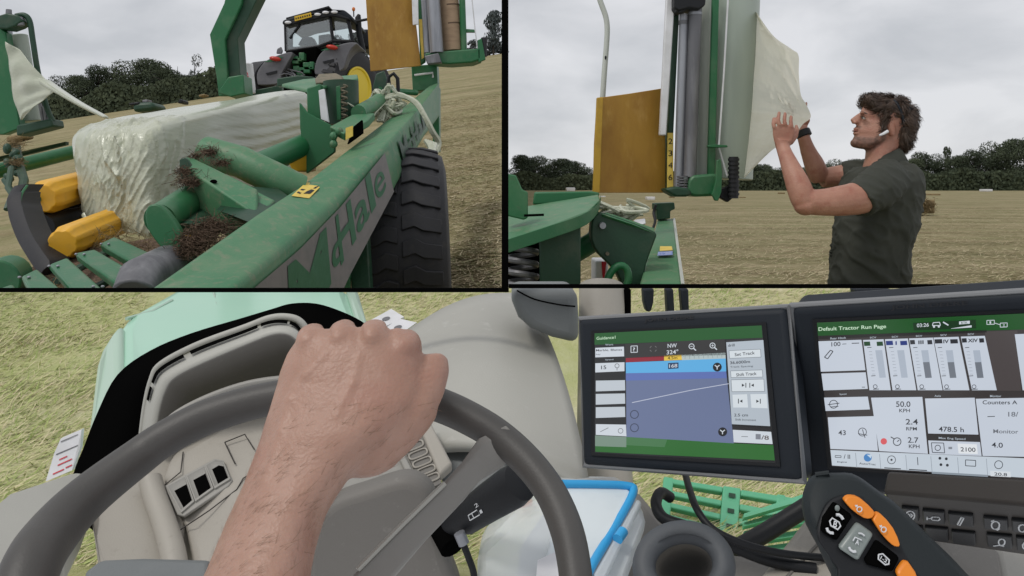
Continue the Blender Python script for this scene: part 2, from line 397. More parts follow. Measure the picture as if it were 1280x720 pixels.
# grassy bank between the tractor and the fields
def crest(u): return 362.6 if u < 0 else 358.4
mb = MB(); rows = []
for u in [i * .02 - .8 for i in range(81)]:
    c = crest(u)
    dz = (c - HY) / F
    col = []
    for t in (0, .12, .25, .4, .55, .7, .85, 1):
        y = .9 + (2.88 - .9) * t; s = .55 + (dz - .55) * t
        col.append(Vector((u * y, y, CH - s * y)))
    col += [Vector((u * 2.9, 2.9, CH - (dz + .002) * 2.9)), Vector((u * 2.92, 2.92, -.9))]
    rows.append(col)
mb.loft(rows, False)
tag(mb.build('grass_bank', 'bank', smooth=60), 'pale dry grass bank in front of the tractor', None, kind='structure')

def bank_z(u, y):
    dz = (crest(u) - HY) / F; t = (y - .9) / 1.98; return CH - (.55 + (dz - .55) * t) * y
mb = MB(); rnd = random.Random(19)
for _ in range(70000):
    u = rnd.choice((rnd.uniform(-.66, -.46), rnd.uniform(-.22, .02), rnd.uniform(.13, .66), rnd.uniform(.13, .4))); y = 1.25 + 1.61 * rnd.random() ** .7
    if u < 0 and -.2 > u > -.45: continue
    k = noise.noise((u * y * 3.5, y * 3.5, 1))
    if k < rnd.uniform(-.8, .3): continue
    p = Vector((u * y, y, bank_z(u, y) - .002)); a = rnd.gauss(.3, .8); l = rnd.uniform(.02, .06); up = min(rnd.uniform(.1, .55) * l, .014 if y > 2.6 else .03)
    tt = Vector((math.cos(a) * l, math.sin(a) * l * .6, up)); s = Vector((-math.sin(a), math.cos(a), .3)) * rnd.uniform(.0012, .0028)
    if y + tt.y > 2.87: continue
    q = p + tt; q.z = max(q.z, bank_z(q.x / q.y, q.y) + up)
    mb.add([p - s, p + s, q], [[0, 1, 2]], rnd.randrange(4))
M['blade_a'] = mat('pale_grass', (.6, .56, .32), .8); M['blade_b'] = mat('green_grass', (.3, .38, .11), .8); M['blade_c'] = mat('dry_grass', (.66, .58, .38), .8); M['blade_d'] = mat('lime_grass', (.44, .5, .18), .8)
tag(mb.build('grass', ['blade_a', 'blade_b', 'blade_c', 'blade_d'], smooth=0, merge=False), 'short pale grass growing on the bank in front of the tractor', None, kind='stuff')
# ------------------------------------------------------------------ trees
def crown_mesh(name, seed, h, w, n, leaf, lobes=9, thin=0.0):
    rnd = random.Random(seed); mb = MB(); L = []
    for i in range(lobes):
        z = h * rnd.uniform(.18, .86); k = 1 - abs(z / h - .45) * 1.1
        a = rnd.uniform(0, 2 * PI); rr = w * .5 * rnd.uniform(.15, .6) * k
        L.append((Vector((math.cos(a) * rr, math.sin(a) * rr, z)), w * rnd.uniform(.2, .33) * (.6 + .5 * k), h * rnd.uniform(.1, .17)))
    for _ in range(n):
        c, r1, r2 = rnd.choice(L)
        d = Vector((rnd.gauss(0, 1), rnd.gauss(0, 1), rnd.gauss(0, 1))).normalized() * (rnd.uniform(.5, 1.08) ** .6)
        p = c + Vector((d.x * r1, d.y * r1, d.z * r2))
        nn = (d + Vector((rnd.gauss(0, .5), rnd.gauss(0, .5), rnd.gauss(.2, .5)))).normalized()
        a = nn.orthogonal().normalized(); b = nn.cross(a); s = leaf * rnd.uniform(.5, 1.2); th = rnd.uniform(0, PI)
        a, b = a * math.cos(th) + b * math.sin(th), b * math.cos(th) - a * math.sin(th)
        mb.add([p - a * s, p - b * s * .6, p + a * s, p + b * s * .6], [[0, 1, 2, 3]])
    return mb
def trunk_mesh(h, w, seed):
    rnd = random.Random(seed); mb = MB()
    mb.tube([(0, 0, -1.2), (.1, 0, h * .25), (0, .1, h * .6), (.05, 0, h * .85)], [w * .05, w * .038, w * .022, w * .008], 7)
    for i in range(6):
        z = h * rnd.uniform(.2, .6); a = rnd.uniform(0, 2 * PI); q = w * rnd.uniform(.25, .42)
        mb.tube([(0, 0, z), (math.cos(a) * q * .5, math.sin(a) * q * .5, z + h * .12), (math.cos(a) * q, math.sin(a) * q, z + h * .2)], [w * .018, w * .011, w * .004], 5)
    return mb
protos = {}
def proto(kind, seed, h, w, n, leaf, lm, lobes=9):
    r = thing(kind, 'tree', 'tree', (0, 0, 0))
    crown_mesh('crown', seed, h, w, n, leaf, lobes).build('crown', lm, r, smooth=0, merge=False)
    trunk_mesh(h, w, seed).build('trunk', 'bark', r, smooth=180)
    return r
used = set()
def put(p, x, y_top, d, wpx, label, group, ground, sway=0):
    if p.name in used:
        o = p.copy(); COL.objects.link(o)
        for ch in p.children:
            c = ch.copy(); COL.objects.link(c); c.parent = o
    else: used.add(p.name); o = p
    X = (x - CX) / F * d; z0 = ground(X, d); zt = CH - (y_top - HY) / F * d
    o.location = (X, d, z0); hs = (zt - z0) / 10.0; ws = wpx / F * d / 10.0
    o.scale = (ws, ws, hs); o.rotation_euler = (0, 0, random.uniform(0, 6.28)); tag(o, label, 'tree', group)
    return o
pa = [proto('broadleaf_tree', s, 9.6, 10, 9000, .19, 'leaf', 16) for s in (1, 2, 3)]
LAB_L = 'dark leafy tree in the wood along the top of the left hill field'
for i, (x, yt, wp) in enumerate([(-30, 104, 70), (14, 108, 60), (48, 104, 50), (70, 92, 46), (98, 90, 48), (122, 79, 56), (152, 73, 62), (188, 69, 66), (212, 82, 50), (205, 84, 46), (232, 92, 44), (256, 93, 40), (284, 92, 44), (312, 92, 44), (340, 84, 50)]):
    put(pa[i % 3], x, yt, 116 + (i % 4) * 3, wp * 1.12, LAB_L, 'trees of the left wood', hill_z)
pt = proto('slender_tree', 11, 9.6, 10, 900, .38, 'leaf_pale', 8)
put(pt, 222, 73, 124, 26, 'pale thin tree left of the tall one, above the left wood', None, hill_z)
pt2 = proto('slender_tree', 14, 9.6, 10, 900, .36, 'leaf_pale', 8)
put(pt2, 243, 65, 124, 25, 'tallest pale thin tree rising above the left wood', None, hill_z)
pf = [proto('broadleaf_tree', s, 9.6, 10, 1500, .5, 'leaf_hazed', 10) for s in (21, 22)]
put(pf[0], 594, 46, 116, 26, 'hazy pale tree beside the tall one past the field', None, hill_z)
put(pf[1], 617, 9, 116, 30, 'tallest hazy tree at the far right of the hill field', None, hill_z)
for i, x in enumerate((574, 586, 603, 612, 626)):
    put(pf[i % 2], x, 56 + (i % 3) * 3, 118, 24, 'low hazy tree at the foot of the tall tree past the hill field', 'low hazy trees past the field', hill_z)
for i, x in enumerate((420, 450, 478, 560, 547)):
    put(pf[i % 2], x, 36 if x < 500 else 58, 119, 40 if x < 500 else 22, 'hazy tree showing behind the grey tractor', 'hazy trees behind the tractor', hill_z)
LB = 'dark tree of the small wood left of the ochre sheet'
for i, (x, yt, wp) in enumerate([(655, 190, 40), (668, 192, 44), (688, 197, 40), (706, 195, 44), (722, 199, 38), (733, 210, 30), (752, 214, 40), (780, 216, 44)]):
    put(pa[(i + 1) % 3], x, yt, 155 + (i % 3) * 4, wp * 1.15, LB, 'trees of the small wood', field_z)
LC = 'dark tree of the long wood behind the man'
for i, (x, yt, wp) in enumerate([(820, 214, 44), (850, 212, 44), (880, 210, 44), (910, 206, 44), (938, 202, 44), (957, 203, 40), (976, 208, 40), (1000, 207, 44), (1024, 203, 40), (1046, 197, 38), (1068, 196, 36), (1092, 198, 40), (1118, 198, 40), (1140, 195, 36), (1154, 187, 38), (1172, 190, 36), (1200, 191, 40), (1218, 184, 42), (1240, 174, 46), (1262, 169, 50), (1290, 166, 56), (1318, 170, 50)]):
    put(pa[i % 3], x, yt, 150 + (i % 4) * 4, wp * 1.18, LC, 'trees of the long wood', field_z)
pc = proto('conifer_tree', 31, 9.6, 10, 1500, .5, 'leaf', 7)
put(pc, 1184, 180, 156, 17, 'narrow pointed tree standing above the long wood', None, field_z)
def thicket(name, label, x0, x1, d, hpx, gr):
    mb = MB(); rnd = random.Random(5); X0 = (x0 - CX) / F * d; X1 = (x1 - CX) / F * d; h = hpx / F * d
    for _ in range(int((x1 - x0) * 60)):
        X = rnd.uniform(X0, X1); z = gr(X, d) + h * rnd.uniform(-.1, 1) * (.75 + .35 * noise.noise((X * .2, 0, 0)))
        p = Vector((X, d + rnd.uniform(0, 3), z)); s = rnd.uniform(.15, .38)
        a = Vector((rnd.gauss(0, 1), rnd.gauss(0, .5), rnd.gauss(0, 1))).normalized(); b = a.cross(Vector((rnd.gauss(0, .3), 1, rnd.gauss(0, .3)))).normalized()
        mb.add([p - a * s, p - b * s * .7, p + a * s, p + b * s * .7], [[0, 1, 2, 3]])
    tag(mb.build(name, 'leaf', smooth=0, merge=False), label, None, kind='stuff')
thicket('undergrowth', 'dark undergrowth below the trees of the left wood', -60, 360, 114, 42, hill_z)
thicket('undergrowth', 'dark undergrowth below the small wood', 634, 780, 150, 26, field_z)
thicket('undergrowth', 'dark undergrowth below the long wood', 780, 1330, 146, 32, field_z)
# loose straw lying on the mown fields
def straw(name, label, u0, u1, y0, y1, n, gr, mats_):
    mb = MB(); rnd = random.Random(9)
    for _ in range(n):
        y = y0 * (y1 / y0) ** (rnd.random() ** 1.3); u = rnd.uniform(u0, u1); X = u * y
        if noise.noise((X * .7, y * .7, 3)) < rnd.uniform(-.7, .35): continue
        a = rnd.uniform(0, PI); l = rnd.uniform(.06, .2); z = gr(X, y) + rnd.uniform(.004, .03); t = Vector((math.cos(a), math.sin(a), rnd.uniform(-.1, .2))) * l
        s = Vector((-math.sin(a), math.cos(a), .25)) * rnd.uniform(.003, .007); p = Vector((X, y, z))
        mb.add([p - s, p + s, p + t + s * .3, p + t - s * .3], [[0, 1, 2, 3]], rnd.randrange(len(mats_)))
    tag(mb.build(name, mats_, smooth=0, merge=False), label, None, kind='stuff')
M['straw_a'] = mat('pale_straw', (.5, .42, .27), .9); M['straw_b'] = mat('brown_straw', (.34, .27, .16), .9); M['straw_c'] = mat('green_stubble', (.26, .26, .12), .9)
SM = ['straw_a', 'straw_b', 'straw_a', 'straw_c']
straw('straw', 'loose straw and stubble on the flat field', 0, .66, 10.5, 45, 45000, field_z, SM)
straw('straw', 'loose straw and stubble on the hill field', -.12, -.012, 5.5, 30, 24000, hill_z, SM)

# ------------------------------------------------------------------ slim black bars standing for the borders between the three views
wf = thing('divider_bars', 'slim black divider bars standing for the borders between the field views', 'divider', V(631, 365, 1.15))
mb = MB(); mb.prism([V(-140, 361.0, 1.15), V(636, 361.0, 1.15), V(636, 365.4, 1.15), V(-140, 365.4, 1.15)], (0, .012, 0)); mb.build('crossbar', 'void', wf)
mb = MB(); mb.prism([V(636, 356.2, 1.15), V(1480, 356.2, 1.15), V(1480, 360.4, 1.15), V(636, 360.4, 1.15)], (0, .012, 0)); mb.build('crossbar', 'void', wf)
mb = MB(); mb.prism([V(627, -150, 1.149), V(635.5, -150, 1.149), V(635.5, 364, 1.149), V(627, 364, 1.149)], (0, .016, 0)); mb.build('upright', 'void', wf)
# ------------------------------------------------------------------ LEFT: bale wrapper with a wrapped bale
W = thing('bale_wrapper', 'green bale wrapping machine carrying the wrapped bale, with arch, lettered side beam and big tyre', 'bale wrapper', (-1.2, 5.2, hill_z(-1.2, 5.2)))
def PB(*specs):
    pass
# main side beam: near to far cross-sections (top-left, top-right, bottom-right, bottom-left)
def beam_ring(tl, tr, br, bl, bev=.22):
    c = [V(*tl), V(*tr), V(*br), V(*bl)]; out = []
    for i in range(4):
        p, q, r = c[i - 1], c[i], c[(i + 1) % 4]
        for a in (p, r) if True else ():
            pass
        k1 = min(.32, .035 / max(1e-4, (p - q).length)); k2 = min(.32, .035 / max(1e-4, (r - q).length))
        e1 = q + (p - q) * k1; e2 = q + (r - q) * k2
        out += [e1, (e1 + e2) * .25 + q * .5, e2]
    return out
rings = [beam_ring((150, 386, 3.05), (262, 386, 3.0), (268, 560, 3.0), (180, 540, 3.3)),
         beam_ring((183, 362, 3.2), (292, 360, 3.15), (298, 540, 3.2), (230, 500, 3.5)),
         beam_ring((320, 266, 4.1), (371, 294, 4.05), (378, 470, 4.1), (330, 420, 4.4)),
         beam_ring((378, 229, 4.8), (422, 249, 4.75), (436, 346, 4.8), (400, 310, 5.1)),
         beam_ring((432, 188, 5.7), (484, 179, 5.5), (497, 230, 5.55), (462, 235, 5.9)),
         beam_ring((500, 137, 7.4), (524, 135, 7.2), (530, 172, 7.25), (505, 180, 7.6)),
         beam_ring((535, 108, 9.2), (549, 103, 9.0), (549, 146, 9.0), (536, 150, 9.3))]
BEAM = MB().loft(rings).build('main_beam', 'green_dusty', W, smooth=50)
# decal on the beam's outer side, with the lettering
def LIN(P, k): return [P[i].lerp(P[i + 1], j / k) for i in range(len(P) - 1) for j in range(k)] + [P[-1]]
def side(u, v, out=.012):      # u along the beam near..far, v up
    T = LIN([V(292, 360, 3.15), V(371, 294, 4.05), V(422, 249, 4.75), V(484, 179, 5.5), V(524, 135, 7.2), V(549, 103, 9.0)], 10)
    B = LIN([V(298, 540, 3.2), V(378, 470, 4.1), V(436, 346, 4.8), V(497, 230, 5.55), V(530, 172, 7.25), V(549, 146, 9.0)], 10)
    f = u * (len(T) - 1); i = min(int(f), len(T) - 2); t = f - i
    a = T[i].lerp(T[i + 1], t); b = B[i].lerp(B[i + 1], t)
    n = (T[i + 1] - T[i]).cross(b - a).normalized()
    if n.x < 0: n = -n
    return b.lerp(a, v) + n * out
mb = MB(); us = [-.0 + i * .0175 for i in range(34)]
mb.loft([[side(u, v) for v in (.03, .3, .5, .7, .9)] for u in us], False)
dec = mb.build('decal', 'decal', W, smooth=180)
mb = MB()
def letters(s, u0, u1, v0, v1, bold, mi=0, out=.0155):
    vs, fs, x0, x1, y0, y1 = text2d(s, bold)
    mb.add([side(u0 + (u1 - u0) * (p.x - x0) / (x1 - x0), v0 + (v1 - v0) * (p.y - y0) / (y1 - y0), out) for p in vs], fs, mi)
letters('M', .15, .318, .3, .86, .022)
letters('c', .33, .375, .36, .6, .03)
letters('H', .365, .432, .3, .86, .022)
letters('a', .438, .485, .3, .68, .012)
letters('l', .49, .51, .3, .9, .035)
letters('e', .516, .556, .3, .72, .004)
mb.build('lettering', 'decal_green', dec, smooth=0)
mb = MB(); letters('M', .64, .68, .15, .8, .02); letters('c', .685, .71, .2, .55, .02); letters('H', .715, .755, .2, .8, .02); letters('a', .762, .79, .25, .6, .02); letters('l', .797, .81, .25, .8, .02); letters('e', .816, .845, .25, .6, .02)
mb.build('faded_lettering', 'green_dark', W, smooth=0)
# warning sticker on the beam top
q = on(BEAM, [(364, 246), (386, 249), (404, 231), (383, 229)], .006)
st = MB().quad(q).build('warning_sticker', 'sticker', W, smooth=0)
mb = MB(); u = Vector((0, 0, .003)); mb.quad([bil(q, .5, .2) + u, bil(q, .85, .25) + u, bil(q, .9, .5) + u, bil(q, .6, .55) + u]); mb.quad([bil(q, .55, .6) + u, bil(q, .85, .6) + u, bil(q, .95, .9) + u, bil(q, .8, .75) + u]); mb.quad([bil(q, .12, .2) + u, bil(q, .36, .15) + u, bil(q, .36, .25) + u, bil(q, .12, .3) + u]); mb.quad([bil(q, .15, .4) + u, bil(q, .4, .38) + u, bil(q, .42, .48) + u, bil(q, .15, .5) + u])
mb.build('printed_figure', 'black', st, smooth=0)
# support strut below the beam
mb = MB(); mb.px([(436, 300, 5.3), (458, 280, 5.3), (464, 385, 5.2), (440, 385, 5.2)], 5.2, .12); mb.build('strut', 'green_dark', W, bevel=.008)
mb = MB(); mb.px([(410, 330, 5.2), (437, 308, 5.2), (437, 390, 5.2), (400, 390, 5.2)], 5.2, .05); mb.build('bracket', 'green', W, bevel=.006)
# big tyre
tc_ = V(506, 320, 6.3); axis = Vector((.995, .1, .04)).normalized(); Rt = .83
prof = [(-.3, Rt * .6), (-.36, Rt * .75), (-.34, Rt * .92), (-.26, Rt * .985), (-.08, Rt), (.08, Rt), (.24, Rt * .985), (.32, Rt * .93), (.345, Rt * .8), (.3, Rt * .62), (.2, Rt * .58), (-.2, Rt * .58)]
wh = MB().lathe(prof, tc_, axis, 64, closed=True).build('wheel', 'rubber', W, smooth=60)
mb = MB(); a = axis.cross(Vector((0, 0, 1))).normalized(); b = axis.cross(a)
for k in range(28):
    th = 2 * PI * k / 28
    def tp(h, dth, r): return tc_ + axis * h + (a * math.cos(th + dth) + b * math.sin(th + dth)) * r
    for hs in (1, -1):
        out = [(.015, .03), (.1, .0), (.17, .05), (.29, .07), (.29, .19), (.16, .17), (.1, .13), (.015, .16)]
        if hs < 0: out = [(h, t + .11) for h, t in out]
        lo = [tp(h * hs, t, Rt * (.99 if h < .2 else .945)) for h, t in out]; hi = [tp(h * hs, t, Rt * (1.025 if h < .2 else .985)) for h, t in out]
        mb.add(lo + hi, [[0, 1, 6, 7], [1, 2, 5, 6], [2, 3, 4, 5], [8, 9, 14, 15], [9, 10, 13, 14], [10, 11, 12, 13]] + [[i, (i + 1) % 8, (i + 1) % 8 + 8, i + 8] for i in range(8)])
mb.build('tread', 'rubber', wh, bevel=.006)
MB().lathe([(.31, Rt * .62), (.33, Rt * .62), (.33, Rt * .59), (.22, Rt * .56), (.1, .1), (.08, .1)], tc_, axis, 48, closed=True).build('rim', 'white', wh, smooth=60)
# left rail tubes and knuckle chain
MB().tube([V(-40, 222, 5.6), V(4, 212, 5.8), V(80, 193, 6.4), (V(200, 165, 7.4))], [.055, .055, .055, .055], 16).build('side_rail', 'green', W)
MB().px([(-20, 200, 6.6), (28, 189, 6.7), (82, 177, 7), (82, 181, 7), (-20, 206, 6.6)], 6.6, .05).build('upper_rail', 'green_dark', W)
mb = MB()
for i in range(7): 
    x = 9 + (i % 3) * 8; y = 186 + i * 6
    mb.ell(V(x + 2 * math.sin(i * 2.3), y, 5.7 - .02 * i), .028, .03, .04, n=8, m=6, rot=Matrix.Rotation(i * .9, 3, 'Y'))
mb.tube([V(20, 182, 5.9), V(24, 205, 5.7), V(30, 225, 5.5), V(26, 250, 5.3)], .03, 8); mb.tube([V(5, 225, 5.5), V(16, 240, 5.3), V(8, 262, 5.2)], .018, 8); mb.tube([V(14, 210, 5.5), V(10, 235, 5.3), V(20, 250, 5.2)], .02, 8)
mb.build('chain_knuckle', 'green_dark', W)
# yellow bale rollers with flats, and their dark drive tubes
def roller(p, q, r, nm='roller', m_='yellow', n=8):
    p = V(*p); q = V(*q); t = (q - p).normalized(); mb = MB(); a = t.cross(Vector((0, 0, 1))).normalized(); b = t.cross(a); rings = []
    for s, k in ((0, .55), (0, .82), (.05, 1), (1, 1)):
        c = p.lerp(q, s) + (t * 0)
        ring = []
        for j in range(n * 3):
            th = 2 * PI * j / (n * 3); rr = r * k * (1 if j % 3 else .9)
            ring.append(c + (a * math.cos(th) + b * math.sin(th)) * rr)
        rings.append(ring)
    return mb.loft(rings).build(nm, m_, W, bevel=.006)
roller((52, 248, 5.3), (140, 222, 6.6), .115)
roller((78, 305, 4.6), (175, 264, 6.0), .1)
roller((224, 318, 4.1), (300, 240, 5.2), .07)
MB().px([(359, 200, 5.6), (383, 190, 5.9), (383, 214, 5.9), (366, 215, 5.6)], 5.6, .3).build('roller', 'yellow', W, bevel=.02)
MB().tube([V(52, 284, 5.3), V(110, 270, 6.0)], .085, 14).build('drive_tube', 'black', W)
MB().px([(46, 262, 5.7), (108, 252, 6.2), (112, 296, 5.6), (60, 302, 5.4)], 5.5, .3).build('roller_gap_shade', 'void', W)  # black sheet painting in the dark void between the rollers
for (p, q) in (((36, 252, 5.2), (56, 246, 5.4)), ((48, 308, 4.7), (80, 292, 5.0)), ((52, 320, 4.5), (84, 306, 4.8))):
    MB().tube([V(*p), V(*q)], .03, 10).build('axle', 'green', W)
# curved black chain guard
mb = MB(); C = crom([V(24, 232, 5.0), V(16, 246, 4.9), V(18, 268, 4.8), V(28, 296, 4.65), V(42, 320, 4.5), V(56, 340, 4.4)], 5); rings = []
wid = [13, 20, 22, 22, 22, 18]
for i, p in enumerate(C):
    k = wid[min(int(i / 5), 5)] / F * p.y * .62
    t = (C[min(i + 1, len(C) - 1)] - C[max(i - 1, 0)]).normalized(); n = Vector((t.z, 0, -t.x)).normalized()
    if n.x < 0: n = -n
    rings.append([p - n * k * .55, p - n * k * .3 + Vector((0, -.03, 0)), p + n * k * .35 + Vector((0, -.03, 0)), p + n * k, p + n * k + Vector((0, .2, 0)), p - n * k * .55 + Vector((0, .2, 0))])
mb.loft(rings).build('chain_guard', 'rubber', W, smooth=50)
mb = MB(); mb.tube([p + Vector((.062, -.02, 0)) for p in C], .008, 6); mb.build('guard_edge', 'green', W)
MB().tube([V(-4, 352, 4.0), V(16, 342, 4.2)], [.11, .1], 20).build('drum', 'green', W, bevel=.01)
# slats of the table
for s in ([(26, 345), (46, 335), (80, 364), (76, 384), (46, 384)], [(61, 330), (84, 321), (130, 362), (121, 376), (99, 376)], [(93, 316), (119, 311), (164, 337), (159, 347), (144, 354)], [(124, 304), (143, 295), (196, 319), (190, 329), (173, 333)], [(-8, 362), (16, 354), (30, 376), (10, 384)]):
    n = len(s); d0 = 3.9 + (330 - sum(p[1] for p in s) / n) * .008
    sl = MB().px([(x, y, d0 + (330 - y) * .012) for x, y in s], d0, 0); 
    sl = MB(); fr = [V(x, y, d0 + (330 - y) * .012) for x, y in s]; sl.prism(fr, (0, .03, -.05)); o = sl.build('slat', 'slat_green', W, bevel=.014, seg=3)
    mb = MB()
    c = sum(fr, Vector()) / n
    for p in (fr[0], fr[2]):
        for kk in (-.02, .02):
            qq = c.lerp(p, .8); mb.ell(qq + Vector((kk, -.006, .006)), .008, .008, .006, n=8, m=5)
    mb.build('bolt', 'steel', o)
MB().px([(60, 318, 4.75), (200, 296, 5.0), (240, 330, 4.4), (210, 400, 3.9), (20, 400, 3.9), (20, 350, 4.4)], 4.6, .08).build('table_bed', 'hay_dark', W)
MB().tube([V(70, 352, 4.1), V(150, 306, 4.9)], .022, 8).build('table_rail', 'green_dark', W)
MB().tube([V(112, 364, 3.95), V(190, 322, 4.5)], .022, 8).build('table_rail', 'green_dark', W)
MB().tube([V(168, 372, 3.6), V(176, 350, 3.7), V(214, 330, 4.1), V(226, 326, 4.2)], [.1, .105, .105, .1], 24).build('belt_drum', 'steel_dark', W, bevel=.01)
# end plates, arms and cross tubes joining the side beam
mb = MB(); pl = crom([(190, 300), (181, 276), (184, 260), (196, 255), (210, 262), (221, 278), (224, 300), (216, 318)], 4)
MB().px([(p[0], p[1]) for p in [(v.x, v.y) for v in [Vector((a_[0], a_[1], 0)) for a_ in pl]]], 4.05, .04).build('end_plate', 'green', W, bevel=.006) if False else None
def outline(pts, k=4): return [(v.x, v.y) for v in crom([(x, y, 0) for x, y in pts], k)]
MB().px(outline([(181, 268), (184, 259), (192, 255), (203, 259), (216, 274), (226, 292), (226, 312), (214, 318), (198, 306), (184, 285), (181, 268)], 3)[:-1], 4.05, .05).build('end_plate', 'green', W, bevel=.008)
MB().tube([V(200, 275, 4.15), V(234, 252, 4.5), V(262, 236, 4.8)], .085, 24).build('cross_tube', 'green', W)
MB().tube([V(236, 300, 4.2), V(270, 268, 4.7)], .09, 20).build('cross_tube', 'green_dark', W)
# arm: light top face, its side's shade painted as a darker green
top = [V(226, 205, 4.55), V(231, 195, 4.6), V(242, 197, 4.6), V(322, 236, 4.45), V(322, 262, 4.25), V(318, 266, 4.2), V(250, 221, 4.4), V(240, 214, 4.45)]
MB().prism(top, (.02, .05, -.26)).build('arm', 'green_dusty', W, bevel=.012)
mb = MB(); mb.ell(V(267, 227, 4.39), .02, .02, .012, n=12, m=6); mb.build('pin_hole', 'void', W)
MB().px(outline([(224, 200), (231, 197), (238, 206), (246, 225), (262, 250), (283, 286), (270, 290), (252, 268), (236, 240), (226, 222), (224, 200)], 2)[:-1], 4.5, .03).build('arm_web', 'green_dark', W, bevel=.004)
MB().px(outline([(256, 194), (264, 190), (274, 200), (280, 216), (272, 222), (262, 212), (256, 194)], 3)[:-1], 4.9, .04).build('tube_flange', 'green_dusty', W, bevel=.008)
MB().tube([V(258, 190, 5.0), V(300, 202, 4.9), V(352, 227, 4.8), V(374, 238, 4.85)], .098, 28).build('cross_tube', 'green_dusty', W)
MB().tube([V(310, 213, 5.2), V(350, 195, 5.6), V(392, 176, 6.2)], .085, 24).build('cross_tube', 'green', W)
MB().px([(270, 262, 4.3), (300, 232, 4.6), (346, 236, 4.7), (380, 262, 4.45), (330, 300, 4.0), (318, 280, 4.0)], 4.3, .05).build('gusset', 'green_dark', W, bevel=.004)
MB().prism([V(300, 228, 4.6), V(344, 250, 4.45), V(322, 270, 4.2), V(296, 252, 4.4)], (0, .03, -.1)).build('gusset_top', 'green_dusty', W, bevel=.01)
# upright plate, post, spring drum and top plate
MB().px([(374, 128), (383, 140), (420, 160), (418, 190), (400, 204), (383, 217), (379, 190), (375, 160)], 5.9, .05).build('guide_plate', 'green', W, bevel=.006)
MB().px([(383, 110), (400, 104), (402, 152), (384, 143)], 6.05, .1).build('guide_post', 'green', W, bevel=.012)
MB().px([(398, 113), (405, 111), (411, 153), (401, 149)], 5.98, .03).build('guide_strip', 'white', W, bevel=.003)
MB().tube([V(426, 102, 6.4), V(428, 156, 6.4)], [.14, .135], 28).build('spring_drum', 'steel_dark', W).data.materials[0] = M['green_dark']
mb = MB(); mb.tube([V(429 + 5 * math.sin(i * .8), 106 + i * .95, 6.24 - .03 * math.cos(i * .8)) for i in range(48)], .008, 6); mb.build('coil_spring', 'rust', W)
MB().px([(420, 108), (425, 107), (426, 150), (421, 150)], 6.2, .02).build('drum_rib', 'green', W, bevel=.003)
MB().prism([V(352, 105, 6.7), V(378, 99, 7.0), (V(447, 93, 7.2)), V(448, 98, 6.9), V(402, 108, 6.2), V(384, 112, 6.1)], (0, 0, -.03)).build('top_plate', 'green_dusty', W, bevel=.01)
MB().prism([V(393, 98, 6.5), V(398, 92, 6.7), V(420, 91, 6.8), V(428, 95, 6.7), V(428, 101, 6.5), V(394, 104, 6.4)], (0, .1, -.03)).build('hub', 'rust', W, bevel=.015)
MB().prism([V(412, 158, 5.7), V(440, 143, 6.1), V(468, 141, 6.3), V(460, 150, 6.0), V(430, 167, 5.6)], (0, .04, -.05)).build('lower_plate', 'green_dusty', W, bevel=.008)
MB().px([(432, 160), (441, 157), (441, 170), (432, 175)], 5.55, .01).build('warning_sticker', 'sticker', W)
MB().px([(442, 158), (452, 150), (453, 166), (434, 180)], 5.6, .05).build('slot', 'void', W)
mb = MB(); [mb.ell(V(x, y, 5.65), .03, .03, .03, n=8, m=6) for x, y in ((417, 170), (424, 164), (417, 180))]; mb.build('bolt', 'green_dusty', W, smooth=30)
MB().tube([V(448, 141, 6.2), V(462, 133, 6.6), V(480, 121, 7.2)], .06, 18).build('ram_tube', 'green_dusty', W)
MB().px([(466, 108), (470, 92), (480, 88), (486, 108), (484, 122), (468, 120)], 7.6, .05).build('hook_plate', 'green_dark', W, bevel=.01)
mb = MB(); mb.tube([V(484, 112, 7.4), V(486, 96, 7.4), V(492, 92, 7.4), V(497, 98, 7.4), V(498, 116, 7.4)], .018, 8); mb.build('hook', 'black', W)
MB().tube([V(474, 112, 7.6), V(520, 116, 8.4)], .03, 10).build('cross_tube', 'green', W)
# arch over the table
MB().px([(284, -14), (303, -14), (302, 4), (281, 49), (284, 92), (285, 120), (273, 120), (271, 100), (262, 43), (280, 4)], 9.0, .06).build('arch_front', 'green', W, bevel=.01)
MB().px([(303, -14), (328, -14), (319, 4), (297, 49), (300, 90), (305, 118), (284, 120), (283, 92), (281, 49), (302, 4)], 9.07, .25).build('arch_side', 'green_dark', W, bevel=.01)  # inner face: shade put into a darker green
MB().px([(272, 116), (285, 96), (304, 93), (306, 117), (288, 121)], 8.9, .3).build('arch_foot', 'green', W, bevel=.012)
# front cross frame behind the bale
MB().px([(346, 98), (372, 94), (392, 96), (392, 104), (346, 108)], 8.2, .1).build('cross_beam', 'green_dark', W, bevel=.01)
MB().px([(300, 116), (352, 106), (352, 114), (300, 122)], 9.6, .1).build('cross_beam', 'green_dark', W, bevel=.01)
MB().px([(514, 82), (546, 80), (547, 104), (546, 112), (516, 114)], 9.2, .25).build('dispenser_post', 'green', W, bevel=.01)
MB().px([(540, 112), (549, 108), (549, 190), (541, 186)], 9.3, .2).build('leg_post', 'green', W, bevel=.01)
mb = MB(); mb.tube([V(518, 94, 9.15), V(541, 91, 9.15), V(541, 97, 9.15)], .012, 6); mb.build('latch_wire', 'white', W)

